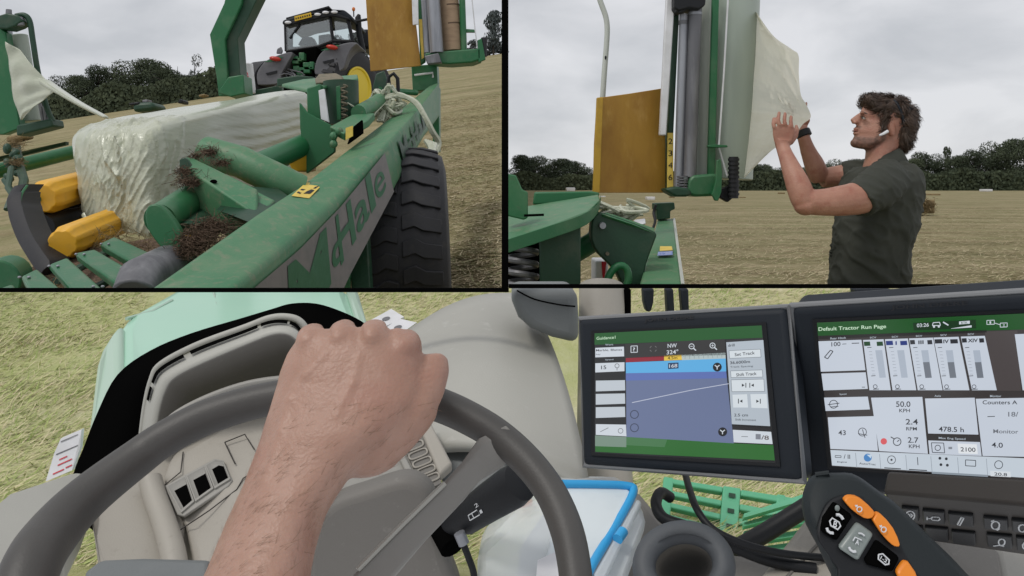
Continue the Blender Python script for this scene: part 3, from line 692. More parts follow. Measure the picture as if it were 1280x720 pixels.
# film dispenser on the right of the wrapper
D = 9.0
MB().prism([V(456, -20, 8.6), V(514, -20, 8.9), V(526, 82, 8.9), V(463, 89, 8.6)], (0, .03, 0)).build('guard_sheet', 'ochre', W, bevel=.004)
MB().px([(514, -20), (522, -20), (523, 30), (516, 31)], 8.8, .03).build('guide_strip', 'white', W)
MB().px([(521, -20), (527, -20), (531, 76), (525, 80)], D, .12).build('dispenser_channel', 'green', W, bevel=.008)
MB().px([(523.5, 24), (527.5, 24), (530, 72), (527, 74)], D - .01, .008).build('scale_strip', 'sticker', W)
MB().tube([V(530, -20, D), V(535, 66, D)], .045, 18).build('stretch_roller', 'steel', W)
MB().tube([V(540, -20, D - .1), V(546, 66, D - .1)], .075, 20).build('stretch_roller', 'steel', W)
MB().tube([V(577, -20, D), V(580, 64, D)], .036, 14).build('dispenser_post', 'green', W)
MB().tube([V(588, -20, D), V(594, 38, D), V(597, 62, D), V(596, 78, D)], .008, 6).build('rod', 'white', W)
MB().px([(580, 36), (594, 37), (594, 40), (580, 40)], D, .05).build('rod_arm', 'green', W)
MB().px([(531, 66), (552, 64), (590, 61), (601, 60), (601, 74), (590, 78), (562, 80), (533, 78)], D - .1, .28).build('dispenser_base', 'green', W, bevel=.015)
MB().px([(530, 70), (548, 66), (552, 78), (534, 80)], D - .18, .1).build('roller_cap', 'steel_dark', W, bevel=.01)
MB().px([(597, 50), (602, 48), (607, 74), (598, 78)], D - .1, .05).build('blade', 'green', W, bevel=.005)
MB().tube([V(605, 47, D - .05), V(605, 71, D - .05)], .035, 12).build('end_roller', 'rubber', W, bevel=.008)
cr_ = thing('film_roll', 'brown cardboard film roll upright beside the ochre sheet', 'film roll', V(563, 64, 9.05))
MB().tube([V(560, -20, 9.05), V(566, 64, 9.05)], .108, 24).build('core', 'card', cr_, bevel=.006)
mb = MB(); [mb.tube([V(562.5 + i, y, 9.05), V(562.7 + i, y + 1.6, 9.05)], .1095, 24) for i, y in ((0, 7), (1.6, 30))]; mb.build('tape', 'card_dark', cr_)

# ---------------------------------------------------------------- the wrapped bale
def wrapped(u, v, w_):
    p = Vector((u, v, w_)); m_ = max(abs(u), abs(v), abs(w_)); k = 9
    s = (abs(u) ** k + abs(v) ** k + abs(w_) ** k) ** (1 / k)
    return p * (m_ / s) if s else p
A, B_, C_, D_ = V(72, 158, 5.75), V(189, 150, 5.1), V(194, 316, 5.05), V(94, 284, 5.6)
A2, B2, C2, D2 = V(378, 108, 9.9), V(388, 113, 9.2), V(388, 206, 9.2), V(378, 190, 9.9)
def tri(u, v, w_):   # u across (0 left .. 1 right), v along (0 near .. 1 far), w up
    n = (D_ * (1 - u) + C_ * u) * (1 - w_) + (A * (1 - u) + B_ * u) * w_
    f = (D2 * (1 - u) + C2 * u) * (1 - w_) + (A2 * (1 - u) + B2 * u) * w_
    return n.lerp(f, v)
mb = MB(); N = 120; idx = {}; vs_ = []; fs_ = []; mi_ = []
def vert(p):
    k = tuple(round(c, 5) for c in p)
    if k in idx: return idx[k]
    q = wrapped(*p); P = tri((q.x + 1) / 2, (q.y + 1) / 2, (q.z + 1) / 2)
    nrm = Vector((p[0] if abs(p[0]) > .99 else 0, p[1] if abs(p[1]) > .99 else 0, p[2] if abs(p[2]) > .99 else 0)).normalized()
    nrm = Vector((nrm.x, nrm.y, nrm.z))
    a = .02 * noise.noise(P * 1.4)
    if p[1] < -.9 or (p[1] < -.78 and p[0] > .5) or (p[1] < -.8 and p[2] > .9):                # near end: gathered film
        cz = max(.16, 1 - abs(p[0] - .25) / .55) * (1 if p[1] < -.9 else max(0, (-.78 - p[1]) / .2))
        wx = P.x + .12 * noise.noise(P * 2.2); wz = P.z + .1 * noise.noise(P * 2.2 + Vector((5, 5, 5)))
        Q = Vector((wx * 8 + wz * 3.5, P.y * 3, wz * 1.5 - wx * .6)); Q2 = Vector((wx * 19 - wz * 4, P.y * 6, wz * 4.5 + wx * 2))
        rg = (1 - abs(noise.noise(Q)) * 1.6) ** 3; rg2 = (1 - abs(noise.noise(Q2)) * 1.7) ** 3; rg3 = (1 - abs(noise.noise(Q2 * 2.1)) * 1.7) ** 3
        a += cz * (.05 * rg + .03 * rg2 + .014 * rg3 - .03) + .01 * rg2 * (1 - cz)
    else: a += .0012 * math.sin(p[2] * 27 + p[1] * 5 + 3 * noise.noise(P * .8)) + .004 * noise.noise(Vector((P.x * 2, P.y * .6, P.z * 7)))
    idx[k] = len(vs_); vs_.append(P + nrm * a * (1 if p[1] > -.9 else 1)); return idx[k]
for ax in range(3):
    for sg in (-1, 1):
        for i in range(N):
            for j in range(N):
                q = []
                for di, dj in ((0, 0), (1, 0), (1, 1), (0, 1)):
                    c = [0, 0, 0]; c[ax] = sg; c[(ax + 1) % 3] = -1 + 2 * (i + di) / N; c[(ax + 2) % 3] = -1 + 2 * (j + dj) / N
                    q.append(vert(tuple(c)))
                fs_.append(q)
                cc = [0, 0, 0]; cc[ax] = sg; cc[(ax + 1) % 3] = -1 + 2 * (i + .5) / N; cc[(ax + 2) % 3] = -1 + 2 * (j + .5) / N
                mi_.append(1 if (ax == 1 and sg < 0 and -.35 + .2 * noise.noise(Vector((cc[2] * 3, 0, 0))) < cc[0]) or (ax == 2 and sg > 0 and cc[1] < -.86 and cc[0] > -.2) else 0)
mb.v = vs_; mb.f = fs_; mb.m = mi_
bale = mb.build('wrapped_bale', ['film', 'film_crease'], None, smooth=180)
tag(bale, 'rectangular hay bale wrapped in pale green film on the machine table', 'hay bale')
mb = MB()
mb.tube(crom([V(104, 268, 5.42), V(110, 280, 5.38), V(118, 294, 5.34), V(122, 280, 5.42)], 4), [.02] * 4 + [.04] * 5 + [.02] * 3 + [.02], 8, flat=.5)
mb.build('film_fold', 'film_crease', bale)

# film tail drawn from the left dispenser, and that dispenser
LD = thing('film_dispenser', 'green film dispenser with pale roll at the left of the wrapped bale', 'film dispenser', V(20, 165, 9))
MB().px([(-6, 30), (7, 40), (25, 160), (4, 168), (-6, 168)], 9.0, .12).build('post', 'green', LD, bevel=.01)
MB().px([(-8, 21), (8, 16), (22, 19), (27, 26), (19, 32), (8, 36), (-8, 34)], 8.9, .2).build('top_bracket', 'green_dark', LD, bevel=.015)
MB().tube([V(11, 12, 8.95), V(11, 22, 8.95)], [.03, .035], 10).build('pin', 'steel_dark', LD)
MB().tube(crom([V(20, 20, 9), V(30, 19, 9), V(37, 26, 9), V(41, 50, 9), V(47, 88, 9), V(57, 130, 9), V(66, 152, 9)], 5), .03, 10).build('bent_tube', 'green_dark', LD)
MB().tube([V(24, 22, 8.95), V(26, 32, 8.95)], .04, 10).build('knuckle', 'steel_dark', LD)
MB().px([(20, 156), (64, 148), (66, 158), (20, 170)], 8.95, .25).build('base', 'green_dark', LD, bevel=.02)
mb = MB(); [mb.tube([V(50 + i * 5, 130 + i * 3, 9.1), V(54 + i * 4, 152, 9.05)], .02, 8) for i in range(3)]; mb.build('bolt_rod', 'steel_dark', LD)
fr_ = thing('film_roll', 'pale upright film roll on the dispenser at the far left', 'film roll', V(36, 152, 9.2))
MB().tube([V(24, 44, 9.25), V(41, 152, 9.25)], .09, 24).build('roll', 'film_roll', fr_, bevel=.01)
MB().tube([V(8, 34, 9.2), V(14, 60, 9.2)], .05, 16).build('core', 'steel', fr_)
mb = MB(); rows = []
Lq = crom([V(7, 52, 8.86), V(12, 90, 8.86), V(18, 125, 8.86), V(25, 150, 8.86)], 8); Rq = crom([V(24, 62, 8.8), V(52, 95, 8.7), V(69, 111, 8.6), V(58, 122, 8.65), V(40, 137, 8.75), V(26, 151, 8.85)], 5)
for i in range(25):
    a_ = Lq[min(i, len(Lq) - 1)]; b_ = Rq[min(i, len(Rq) - 1)]
    row = []
    for j in range(25):
        t = j / 24; p = a_.lerp(b_, t); row.append(p + Vector((0, -.05 * math.sin(i * 1.1 + j * .25) * t * (1.2 - t) - .03 * noise.noise(p * 6), 0)))
    rows.append(row)
mb.loft(rows, False)
tl = mb.build('plastic_film', 'film', None, smooth=180, solid=.004); tag(tl, 'pale film pulled from the far left dispenser and twisted into a tail', 'plastic film')
mb = MB(); pts = crom([V(58, 104, 8.6), V(72, 113, 8.4), V(100, 130, 7.6), V(133, 147, 6.3)], 6); mb.tube(pts, [.1 - .07 * i / (len(pts) - 1) for i in range(len(pts))], 10, flat=.5, up=(0, -1, 0)); mb.build('twisted_tail', 'film', tl, sub=1)
# tangled white film on the right beam
mb = MB(); rr = random.Random(3)
for i in range(26):
    c = V(rr.uniform(474, 492), rr.uniform(119, 142), 7.0); pts = [c + Vector((rr.gauss(0, .06), rr.gauss(0, .04), rr.gauss(0, .07))) for _ in range(4)]
    mb.tube(crom(pts, 4), rr.uniform(.008, .02), 6)
for i in range(6):
    o_ = rr.uniform(-2, 2)
    mb.tube(crom([V(482 + o_, 122, 7.0), V(500 + o_, 119 + o_, 7.0), V(519 + o_, 128, 6.95), V(531 + o_, 146 + o_, 6.9), V(540 + o_, 164, 6.9), V(548 + o_, 178, 6.95), V(545, 190 + o_, 6.9)], 4), rr.uniform(.012, .024), 6)
for i in range(4): mb.tube(crom([V(484, 124, 7), V(478 + i, 140, 6.95), V(472 + i * 2, 152, 6.9)], 4), .015, 6)
mb.tube(crom([V(420, 120, 6.3), V(462, 144, 6.3), V(470, 140, 6.6), V(484, 126, 7)], 4), .006, 5)
for i in range(5): mb.tube(crom([V(532 + i * 3, 176 + i, 6.6), V(538 + i, 187, 6.5), V(528 + i * 4, 194, 6.4)], 3), .02, 6)
tag(mb.build('film_tangle', 'film_crease', None), 'tangled strand of waste film draped over the side beam', 'film scrap')
# hay stuck to the machine
for nm, lab, items in (('hay_debris', 'damp brown hay stuck round the near arm and tubes', [((250, 302), 4.04, .075, 1100), ((268, 284), 4.14, .07, 900), ((238, 314), 3.99, .05, 500), ((238, 228), 4.42, .045, 420), ((232, 214), 4.45, .03, 200), ((262, 190), 4.85, .035, 260), ((276, 204), 4.78, .03, 200), ((245, 195), 4.62, .022, 120)]),
                       ('hay_debris', 'loose hay scattered on the green table slats', [((110, 308), 4.85, .07, 160), ((150, 296), 4.85, .1, 260), ((185, 312), 4.6, .08, 200), ((76, 356), 4.1, .06, 160), ((18, 180), 5.75, .05, 260), ((20, 203), 5.6, .04, 160)])):
    mb = MB()
    for (x, y), d, r_, n_ in items: hay_blades(mb, V(x, y, d), r_, n_ // 2, .05, .0014, (1.5, .7, .55)); hay_blades(mb, V(x, y, d), r_, n_ // 3, .12, .0012, (1.9, .8, .8))
    tag(mb.build(nm, 'hay_dark' if 'damp' in lab else 'straw', None, smooth=0, merge=False), lab, None, kind='stuff')

# ---------------------------------------------------------------- tractor seen from behind
T = thing('tractor', 'grey and green tractor with yellow wheel rim standing in the field ahead of the wrapper', 'tractor', (-6, 26, hill_z(-6, 26)))
TD = 26.0
MB().px([(353, 25), (368, 20), (410, 11), (430, 12), (440, 20), (441, 25), (434, 24), (412, 14), (372, 25), (356, 31), (352, 30)], TD - .3, 2.4).build('roof', 'bezel', T, bevel=.12, seg=3)
MB().px([(355, 28), (412, 13), (436, 22), (438, 25), (414, 20), (372, 29), (357, 33)], TD - .4, .6).build('roof_trim', 'black', T, bevel=.05)
MB().prism([V(357, 22, TD), V(411, 7, TD), V(412, 9.5, TD), V(358, 25, TD)], (0, .5, 0)).build('roof_bar', 'black', T, bevel=.02)
npl = MB().px([(368, 20.5), (388.5, 15.5), (389.5, 21), (368.5, 26.5)], TD - .46, .03); o = npl.build('number_plate', 'plate_yellow', T)
mb = MB(); qn = [V(369, 25.3, TD - .5), V(388.8, 20.3, TD - .5), V(388, 16.6, TD - .5), V(368.8, 21.6, TD - .5)]
for i in range(7): mb.quad([bil(qn, i / 7 + .02, .2), bil(qn, i / 7 + .1, .2), bil(qn, i / 7 + .1, .8), bil(qn, i / 7 + .02, .8)])
mb.build('plate_marks', 'black', o, smooth=0)
for x, y in ((360, 28), (397, 18), (407, 15.5), (418, 15)): MB().ell(V(x, y, TD - .46), .11, .05, .05, n=12, m=6).build('work_light', 'white', T)
gm = bpy.data.materials.new('cab_glass'); gm.use_nodes = True; nt = gm.node_tree; nt.nodes.clear()
o_ = nt.nodes.new('ShaderNodeOutputMaterial'); a_ = nt.nodes.new('ShaderNodeBsdfTransparent'); g_ = nt.nodes.new('ShaderNodeBsdfGlossy'); x_ = nt.nodes.new('ShaderNodeMixShader')
a_.inputs[0].default_value = (.86, .93, .93, 1); g_.inputs['Roughness'].default_value = .05; x_.inputs[0].default_value = .18
nt.links.new(a_.outputs[0], x_.inputs[1]); nt.links.new(g_.outputs[0], x_.inputs[2]); nt.links.new(x_.outputs[0], o_.inputs[0]); M['glass'] = gm
MB().px([(357, 31), (412, 20), (415, 52), (398, 58), (358, 64)], TD - .2, .03).build('rear_window', 'glass', T)
MB().px([(416, 21), (434, 26), (439, 50), (419, 51)], TD, .03).build('side_window', 'glass', T)
mb = MB()
for a1, b1 in (((357, 28), (358, 64)), ((412, 17), (416, 52)), ((435, 24), (441, 52))): mb.tube([V(*a1, TD - .15), V(*b1, TD - .15)], .06, 8)
mb.tube([V(358, 64, TD - .15), V(398, 58, TD - .15), V(416, 51, TD - .15), V(440, 52, TD - .15)], .06, 8)
mb.build('window_pillar', 'black', T)
mb = MB(); mb.px([(358, 30), (366, 29), (366, 62), (358, 64)], TD + 1.9, .06); mb.px([(384, 27), (412, 22), (412, 25), (386, 30)], TD + 1.95, .06); mb.px([(372, 56), (378, 46), (390, 46), (396, 58)], TD + .8, .4); mb.px([(357, 59), (440, 53), (441, 64), (357, 68)], TD + 1.7, .1); mb.px([(398, 44), (412, 42), (416, 56), (398, 58)], TD + .6, .3)
mb.build('cab_interior', 'bezel', T, bevel=.03)
mb = MB(); mb.tube([V(375, 30, TD - .25), V(362, 48, TD - .25)], .03, 6); mb.build('wiper', 'black', T)
fd = MB().px(outline([(394, 93), (393, 86), (397, 72), (406, 62), (420, 57), (436, 53), (447, 54), (440, 60), (434, 72), (430, 85), (420, 91), (406, 94), (394, 93)], 3)[:-1], TD - .9, 1.6).build('mudguard', 'fender', T, bevel=.12, seg=3)
fd2 = MB().px(outline([(322, 106), (321, 92), (330, 78), (342, 71), (357, 66), (366, 66), (360, 78), (352, 92), (350, 103), (336, 106), (322, 106)], 3)[:-1], TD - .9, 1.6).build('mudguard', 'fender', T, bevel=.12, seg=3)
for x, y, f_ in ((415, 59, fd), (344, 73.5, fd2)):
    MB().ell(V(x, y, TD - 1.0), .19, .12, .075, rot=Matrix.Rotation(R(10), 3, 'Y'), n=14, m=8).build('tail_light', 'red', f_)
    MB().px([(x - 14, y + 4), (x - 6, y + 1), (x + 6, y - 3), (x + 10, y - 2), (x - 4, y + 3.5)], TD - .96, .02).build('green_patch', 'green', f_)
    MB().px([(x - 12, y + 18), (x + 2, y + 14.5), (x + 2, y + 18), (x - 10, y + 20.5)], TD - .935, .03).build('vent_mark', 'black', f_)
tax = Vector((.9, -.43, .02)).normalized(); tcc = V(446, 109, TD)
tw = MB().lathe([(-.75, .7), (-.8, 1.0), (-.68, 1.2), (-.1, 1.24), (.02, 1.2), (.08, 1.0), (.05, .72)], tcc, tax, 48).build('rear_wheel', 'rubber', T, smooth=50)
mb = MB(); a = tax.cross(Vector((0, 0, 1))).normalized(); b = tax.cross(a)
for k in range(30):
    th = 2 * PI * k / 30; c_, s_ = math.cos, math.sin
    pp = lambda h, t, r_: tcc + tax * h + (a * c_(t) + b * s_(t)) * r_
    lo = [pp(-.66, th, 1.2), pp(-.66, th + .08, 1.2), pp(0, th + .2, 1.2), pp(0, th + .12, 1.2)]; hi = [pp(-.66, th, 1.28), pp(-.66, th + .08, 1.28), pp(0, th + .2, 1.28), pp(0, th + .12, 1.28)]
    mb.add(lo + hi, [[0, 1, 2, 3], [4, 5, 6, 7]] + [[i, (i + 1) % 4, (i + 1) % 4 + 4, i + 4] for i in range(4)])
mb.build('tread', 'rubber', tw)
MB().lathe([(.07, .66), (.11, .66), (.11, .6), (-.02, .5), (-.1, .25), (-.08, .0)], tcc, tax, 40).build('rim', 'rim_yellow', tw, smooth=50)
tw2 = MB().lathe([(-.4, .7), (-.45, 1.0), (-.35, 1.2), (.3, 1.2), (.38, 1.0), (.35, .7)], V(338, 122, TD + .2), tax, 40).build('rear_wheel', 'rubber', T, smooth=50)
fw = MB().lathe([(-.25, .4), (-.3, .7), (.25, .7), (.28, .4)], V(468, 105, TD + 3), tax, 32).build('front_wheel', 'rubber', T)
MB().px([(372, 62), (396, 58), (396, 108), (352, 112), (356, 70)], TD - .3, 1.5).build('rear_axle_housing', 'void', T, bevel=.05)
mb = MB(); rr = random.Random(8)
for i in range(12): mb.box(V(rr.uniform(370, 392), rr.uniform(68, 98), TD - .5), rr.uniform(.1, .35), .3, rr.uniform(.06, .25))
mb.build('hydraulic_block', 'green', T, bevel=.02)
mb = MB()
for i in range(7): mb.tube(crom([V(rr.uniform(345, 392), rr.uniform(86, 100), TD - .7), V(rr.uniform(345, 392), rr.uniform(88, 104), TD - .9), V(rr.uniform(340, 390), rr.uniform(96, 108), TD - .8)], 3), .022, 6)
mb.build('hose', 'steel_dark', T)
MB().tube([V(449, 18, TD + .6), V(447.5, 22, TD + .6), V(449, 42, TD + .6), V(454, 66, TD + .6)], [.05, .1, .1, .1], 12).build('exhaust', 'black', T)
MB().tube([V(432, 32, TD + .3), V(444, 27, TD + .4), V(460, 24, TD + .4)], .045, 8).build('mirror_arm', 'black', T)
MB().px([(443, 43), (452, 36), (462, 36), (464, 60), (452, 62)], TD + 2.6, 2).build('bonnet', 'black', T, bevel=.1)
be = MB().tube([V(442, 12, TD), V(442.3, 21, TD)], [.02, .02], 8).build('beacon', 'black', T); MB().ell(V(442, 11.5, TD), .055, .055, .07, n=12, m=8).build('lens', 'orange', be)
MB().px([(346, 61), (351, 58), (353, 63), (352, 67), (345, 67)], TD - .4, .1).build('work_lamp', 'steel_dark', T, bevel=.03)
# film box roll with red letters, small machine, distant bales
fb = thing('film_roll', 'white boxed film roll with red lettering behind the green arch', 'film roll', V(310, 117, 9.6))
MB().tube([V(307, 80, 9.6), V(311, 118, 9.6)], .085, 24).build('sleeve', 'white', fb, bevel=.012)
mb = MB(); text_on(mb, [V(305.5, 91, 9.5), V(310.5, 116, 9.5), V(315.5, 115.5, 9.51), V(309.5, 90, 9.51)], 'SILOT', bold=.03); mb.build('lettering', 'red_print', fb, smooth=0)
sm = thing('bale_trailer', 'small dark green machine far off in front of the left wood', 'machine', V(178, 140, 40))
MB().px([(165, 131), (172, 128), (190, 127), (194, 135), (188, 138), (166, 140)], 40, 1.5).build('body', 'green_dark', sm, bevel=.15); MB().px([(160, 129), (174, 127), (174, 131), (162, 132)], 40, .6).build('drawbar', 'black', sm, bevel=.05); MB().px([(177, 125), (184, 124), (184, 129), (178, 129)], 40.2, .6).build('seat_block', 'steel_dark', sm, bevel=.05)
for nm, lab, s, d, m_ in (('hay_bale', 'unwrapped brown bale on the hill field below the left dispenser', [(7, 171), (28, 166), (29, 172), (8, 178)], 50, 'straw'), ('hay_bale', 'tiny flat brown bale on the hill field left of the green arch', [(248, 118.5), (256, 117), (256, 119.5), (248, 121)], 80, 'straw'), ('cylinder_bale', 'small round black bale on the hill field behind the wrapped bale', [(222, 127), (225, 123.5), (228, 125), (228, 129), (222, 129)], 60, 'black')):
    tag(MB().px(s, d, 1.2).build(nm, m_, None, bevel=.1), lab, 'hay bale')
# ------------------------------------------------------------------ RIGHT: wrapper corner with film dispenser, man pulling film
RW = thing('bale_wrapper', 'near corner of the green wrapper with ochre sheet and upright film rollers', 'bale wrapper', Vector((.35, 3.6, .03)))
# near bracket table
MB().prism([V(631.5, 300, 3.08), V(690, 281, 3.2), V(735, 264, 3.35), V(750, 250, 3.6), V(748, 243, 3.9), V(631.5, 262, 3.9)], (0, 0, -.012)).build('bracket_top', 'green_dusty', RW, bevel=.005)
mb = MB(); top = crom([V(631.5, 300, 3.07), V(690, 281, 3.19), V(727, 268, 3.3), V(746, 256, 3.45), V(751, 243, 3.65)], 4)
mb.loft([[p, p + Vector((0, -.012, 0)), p + Vector((0, -.012, -.052 * (1 if i < 10 else 1 - (i - 9) * .08))), p + Vector((0, 0, -.052 * (1 if i < 10 else 1 - (i - 9) * .08)))] for i, p in enumerate(top)]).build('bracket_rim', 'green', RW, bevel=.003)
MB().px([(668, 240), (740, 239), (750, 241), (748, 247), (740, 253), (666, 256)], 3.92, .03).build('bracket_flange', 'green', RW, bevel=.008)
MB().px([(631.5, 216), (634, 217), (645, 219), (653, 237), (660, 240), (660, 272), (655, 275), (634, 270), (631.5, 270)], 3.3, .06).build('bracket_lug', 'green', RW, bevel=.01)
MB().px([(655, 268), (680, 267), (680, 270), (655, 271)], 3.25, .01).build('slot', 'void', RW)
MB().px([(674, 286), (726, 266), (726, 395), (676, 395)], 3.35, .08).build('support_plate', 'green_dark', RW, bevel=.006)
MB().px([(631.5, 300), (676, 292), (676, 395), (631.5, 395)], 3.6, .05).build('spring_void_shade', 'void', RW)  # black sheet standing for the shade in the void behind the spring
mb = MB(); mb.tube([V(653 + 18 * math.cos(i * .55), 300 + i * 1.35, 3.48 + .065 * math.sin(i * .55)) for i in range(60)], .014, 8); mb.build('coil_spring', 'steel_dark', RW)
# folded arm with pivot
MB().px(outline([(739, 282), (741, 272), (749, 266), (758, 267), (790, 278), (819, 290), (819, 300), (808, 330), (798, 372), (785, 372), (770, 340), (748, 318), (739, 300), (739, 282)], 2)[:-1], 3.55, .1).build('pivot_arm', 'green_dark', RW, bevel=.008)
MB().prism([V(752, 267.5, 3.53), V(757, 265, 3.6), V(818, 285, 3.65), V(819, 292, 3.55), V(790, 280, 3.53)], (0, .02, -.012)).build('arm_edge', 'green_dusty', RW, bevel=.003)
b_ = MB().lathe([(-.02, .0), (-.02, .014), (0, .016), (.01, .016)], V(753, 282, 3.54), (0, 1, 0), 16).build('pivot_bolt', 'steel', RW)
MB().lathe([(-.015, .0), (-.015, .008), (.01, .008)], V(759, 317, 3.54), (0, 1, 0), 12).build('pivot_bolt', 'rust', RW)
MB().tube([V(715, 318, 3.7), V(742, 302, 3.75), V(752, 288, 3.8)], .048, 20).build('brace_tube', 'green', RW)
mb = MB(); rg = [V(772 + 13 * math.cos(t) - 4 * math.sin(t), 352 + 20 * math.sin(t), 3.45) for t in [i * PI / 12 for i in range(24)]]; mb.tube(rg, .017, 10, closed=True, flat=1); mb.build('tie_ring', 'green', RW)
# long beam, with post and stickers
mb = MB(); mb.loft([[V(790, 395, 3.1), V(858, 395, 3.1), V(862, 420, 3.12), V(790, 420, 3.12)], [V(799, 356, 3.3), V(853, 356, 3.3), V(855, 400, 3.3), V(800, 400, 3.3)], [V(822, 274, 5.2), V(842, 273, 5.2), V(843, 290, 5.2), V(822, 290, 5.2)]]); mb.build('beam', 'green_dusty', RW, bevel=.01)
MB().tube([V(853.5, 356, 3.29), V(842.5, 274, 5.18)], .008, 6).build('beam_edge', 'film_roll_light', RW)
MB().px([(819, 254), (843, 253), (844, 261), (838, 264), (838, 273), (822, 275), (821, 262), (819, 262)], 5.1, .12).build('beam_post', 'green_dark', RW, bevel=.012)
mb = MB(); mb.tube(crom([V(820, 256, 5.05), V(817, 266, 5.05), V(819, 276, 5.0), V(816, 286, 4.95)], 4), .009, 6); mb.build('cable', 'black', RW)
q = [V(823, 318, 4.02), V(839, 317, 4.02), V(838, 312, 4.14), V(823.5, 312, 4.14)]; q = [p + Vector((0, -.035, .02)) for p in q]; MB().quad(q).build('sticker', 'sticker', RW, smooth=0)
q = [V(820, 324, 3.9), V(839, 323, 3.9), V(839, 318, 4.0), V(821, 319, 4.0)]; q = [p + Vector((0, -.035, .02)) for p in q]; M['print_blue'] = mat('blue_white_print', (.12, .2, .5), .5, col2=(.6, .6, .65), scale=90); MB().quad(q).build('sticker', 'print_blue', RW, smooth=0)
# dispenser: ochre sheet, channel, rollers, roll
DD = 4.5
MB().prism([V(746, 122.5, DD - .1), V(786, 117, DD), V(827, 110.5, DD + .1), V(832, 180, DD + .1), V(832, 241, DD + .1), V(790, 241, DD), V(741, 241, DD - .1), V(742.5, 180, DD - .1)], (0, .012, 0)).build('guard_sheet', 'ochre', RW, bevel=.003)
MB().prism([V(746, 122, DD - .12), V(754, 121, DD - .12), V(750, 241, DD - .12), V(741, 241.5, DD - .12)], (0, .03, 0)).build('sheet_fold', 'ochre_edge', RW, bevel=.004)
MB().tube(crom([V(748, -14, DD + .3), V(750, 0, DD + .3), V(757, 20, DD + .3), V(759, 36, DD + .3), V(758, 58, DD + .3), V(755.5, 90, DD + .3), V(753, 128, DD + .3)], 5), .0165, 14).build('curved_pole', 'film_roll_light', RW)
mb = MB(); mb.ell(V(757, 72, DD + .282), .006, .004, .012, n=8, m=6); mb.build('pole_mark', 'black', RW)
MB().px([(834, -20), (845, -20), (833, 169), (824.5, 169)], DD - .02, .04).build('cover_strip', 'white', RW, bevel=.006)
MB().px([(843, -20), (851, -20), (842, 166), (842, 240), (834, 240), (835, 166)], DD + .05, .1).build('channel', 'green_dark', RW, bevel=.006)
sc_ = MB().px([(834.5, 166), (841.5, 166), (841.5, 236), (834, 236)], DD + .03, .01).build('scale_strip', 'sticker', RW)
mb = MB()
for i, ch_ in enumerate('2346'):
    y = 180 + i * 15; text_on(mb, [V(835.5, y, DD + .028), V(840.5, y, DD + .028), V(840.5, y - 7, DD + .028), V(835.5, y - 7, DD + .028)], ch_)
mb.build('scale_number', 'black', sc_, smooth=0)
r1 = MB().tube([V(855.5, 18, DD), V(848, 238, DD)], .028, 28).build('stretch_roller', 'steel', RW, bevel=.003)
r2 = MB().tube([V(869.5, 10, DD - .03), V(862, 222, DD - .03)], .036, 28).build('stretch_roller', 'steel_dark', RW, bevel=.003)
MB().tube([V(855.2, 26, DD), V(855, 31, DD)], .0305, 24).build('roller_groove', 'steel_dark', r1)
MB().tube([V(869, 16, DD - .03), V(869, 19, DD - .03)], .0385, 24).build('roller_groove', 'steel', r2)
MB().px([(843, -20), (884, -20), (882, 6), (874, 12), (862, 10), (848, 14), (843, 10)], DD - .1, .14).build('top_bracket', 'black', RW, bevel=.01)
RL = thing('film_roll', 'large pale green upright film roll in front of the man', 'film roll', V(905, 226, 4.7))
MB().tube([V(914, -24, 4.72), V(904, 224, 4.72)], .168, 48).build('roll', 'film_roll', RL, bevel=.006)
RL2 = RL
MB().tube([V(884, -24, 4.62), V(879, 222, 4.62)], .045, 24).build('core', 'film_roll_light', RL2)
MB().px([(891, -20), (899.5, -20), (894.5, 200), (894, 222), (884.5, 222), (885.5, 180)], 4.5, .03).build('dispenser_post', 'green', RW, bevel=.006)
MB().tube([V(911, -20, 4.49), V(905, 90, 4.49), V(898.5, 184, 4.49), V(909, 220, 4.5)], .0055, 8).build('rod', 'white', RW)
MB().px([(884, 181.5), (894, 180.5), (909, 181.5), (910, 184), (894, 184.5), (885, 184)], 4.46, .03).build('rod_arm', 'green', RW, bevel=.003)
MB().px([(860, 226), (866, 219), (890, 217), (901, 218), (902, 240), (896, 245), (870, 246), (858, 243)], 4.42, .2).build('dispenser_base', 'green', RW, bevel=.015)
mb = MB()
for i in range(5): mb.tube([V(853, 220 + i * 3.4, 4.44), V(853, 222 + i * 3.4, 4.44)], .03, 20)
mb.build('bearing_stack', 'steel_dark', RW)
MB().px([(831, 236), (846, 233), (862, 236), (866, 243), (858, 246), (845, 246), (836, 241)], 4.4, .16).build('base_foot', 'green_dark', RW, bevel=.012)
MB().px([(896, 200), (901, 199), (903, 215), (902, 240), (898, 251), (894, 251), (890, 243), (892, 238), (895, 225)], 4.36, .025).build('blade', 'green', RW, bevel=.004)
mb = MB(); mb.tube([V(917, 196, 4.4), V(917, 248, 4.4)], .026, 18)
for i in range(9): mb.tube([V(917, 198 + i * 5.4, 4.4), V(917, 201 + i * 5.4, 4.4)], .031, 18)
mb.build('ribbed_roller', 'rubber', RW)
MB().px([(900, 236), (912, 232), (920, 238), (918, 246), (910, 253), (900, 247)], 4.42, .05).build('roller_arm', 'black', RW, bevel=.006)
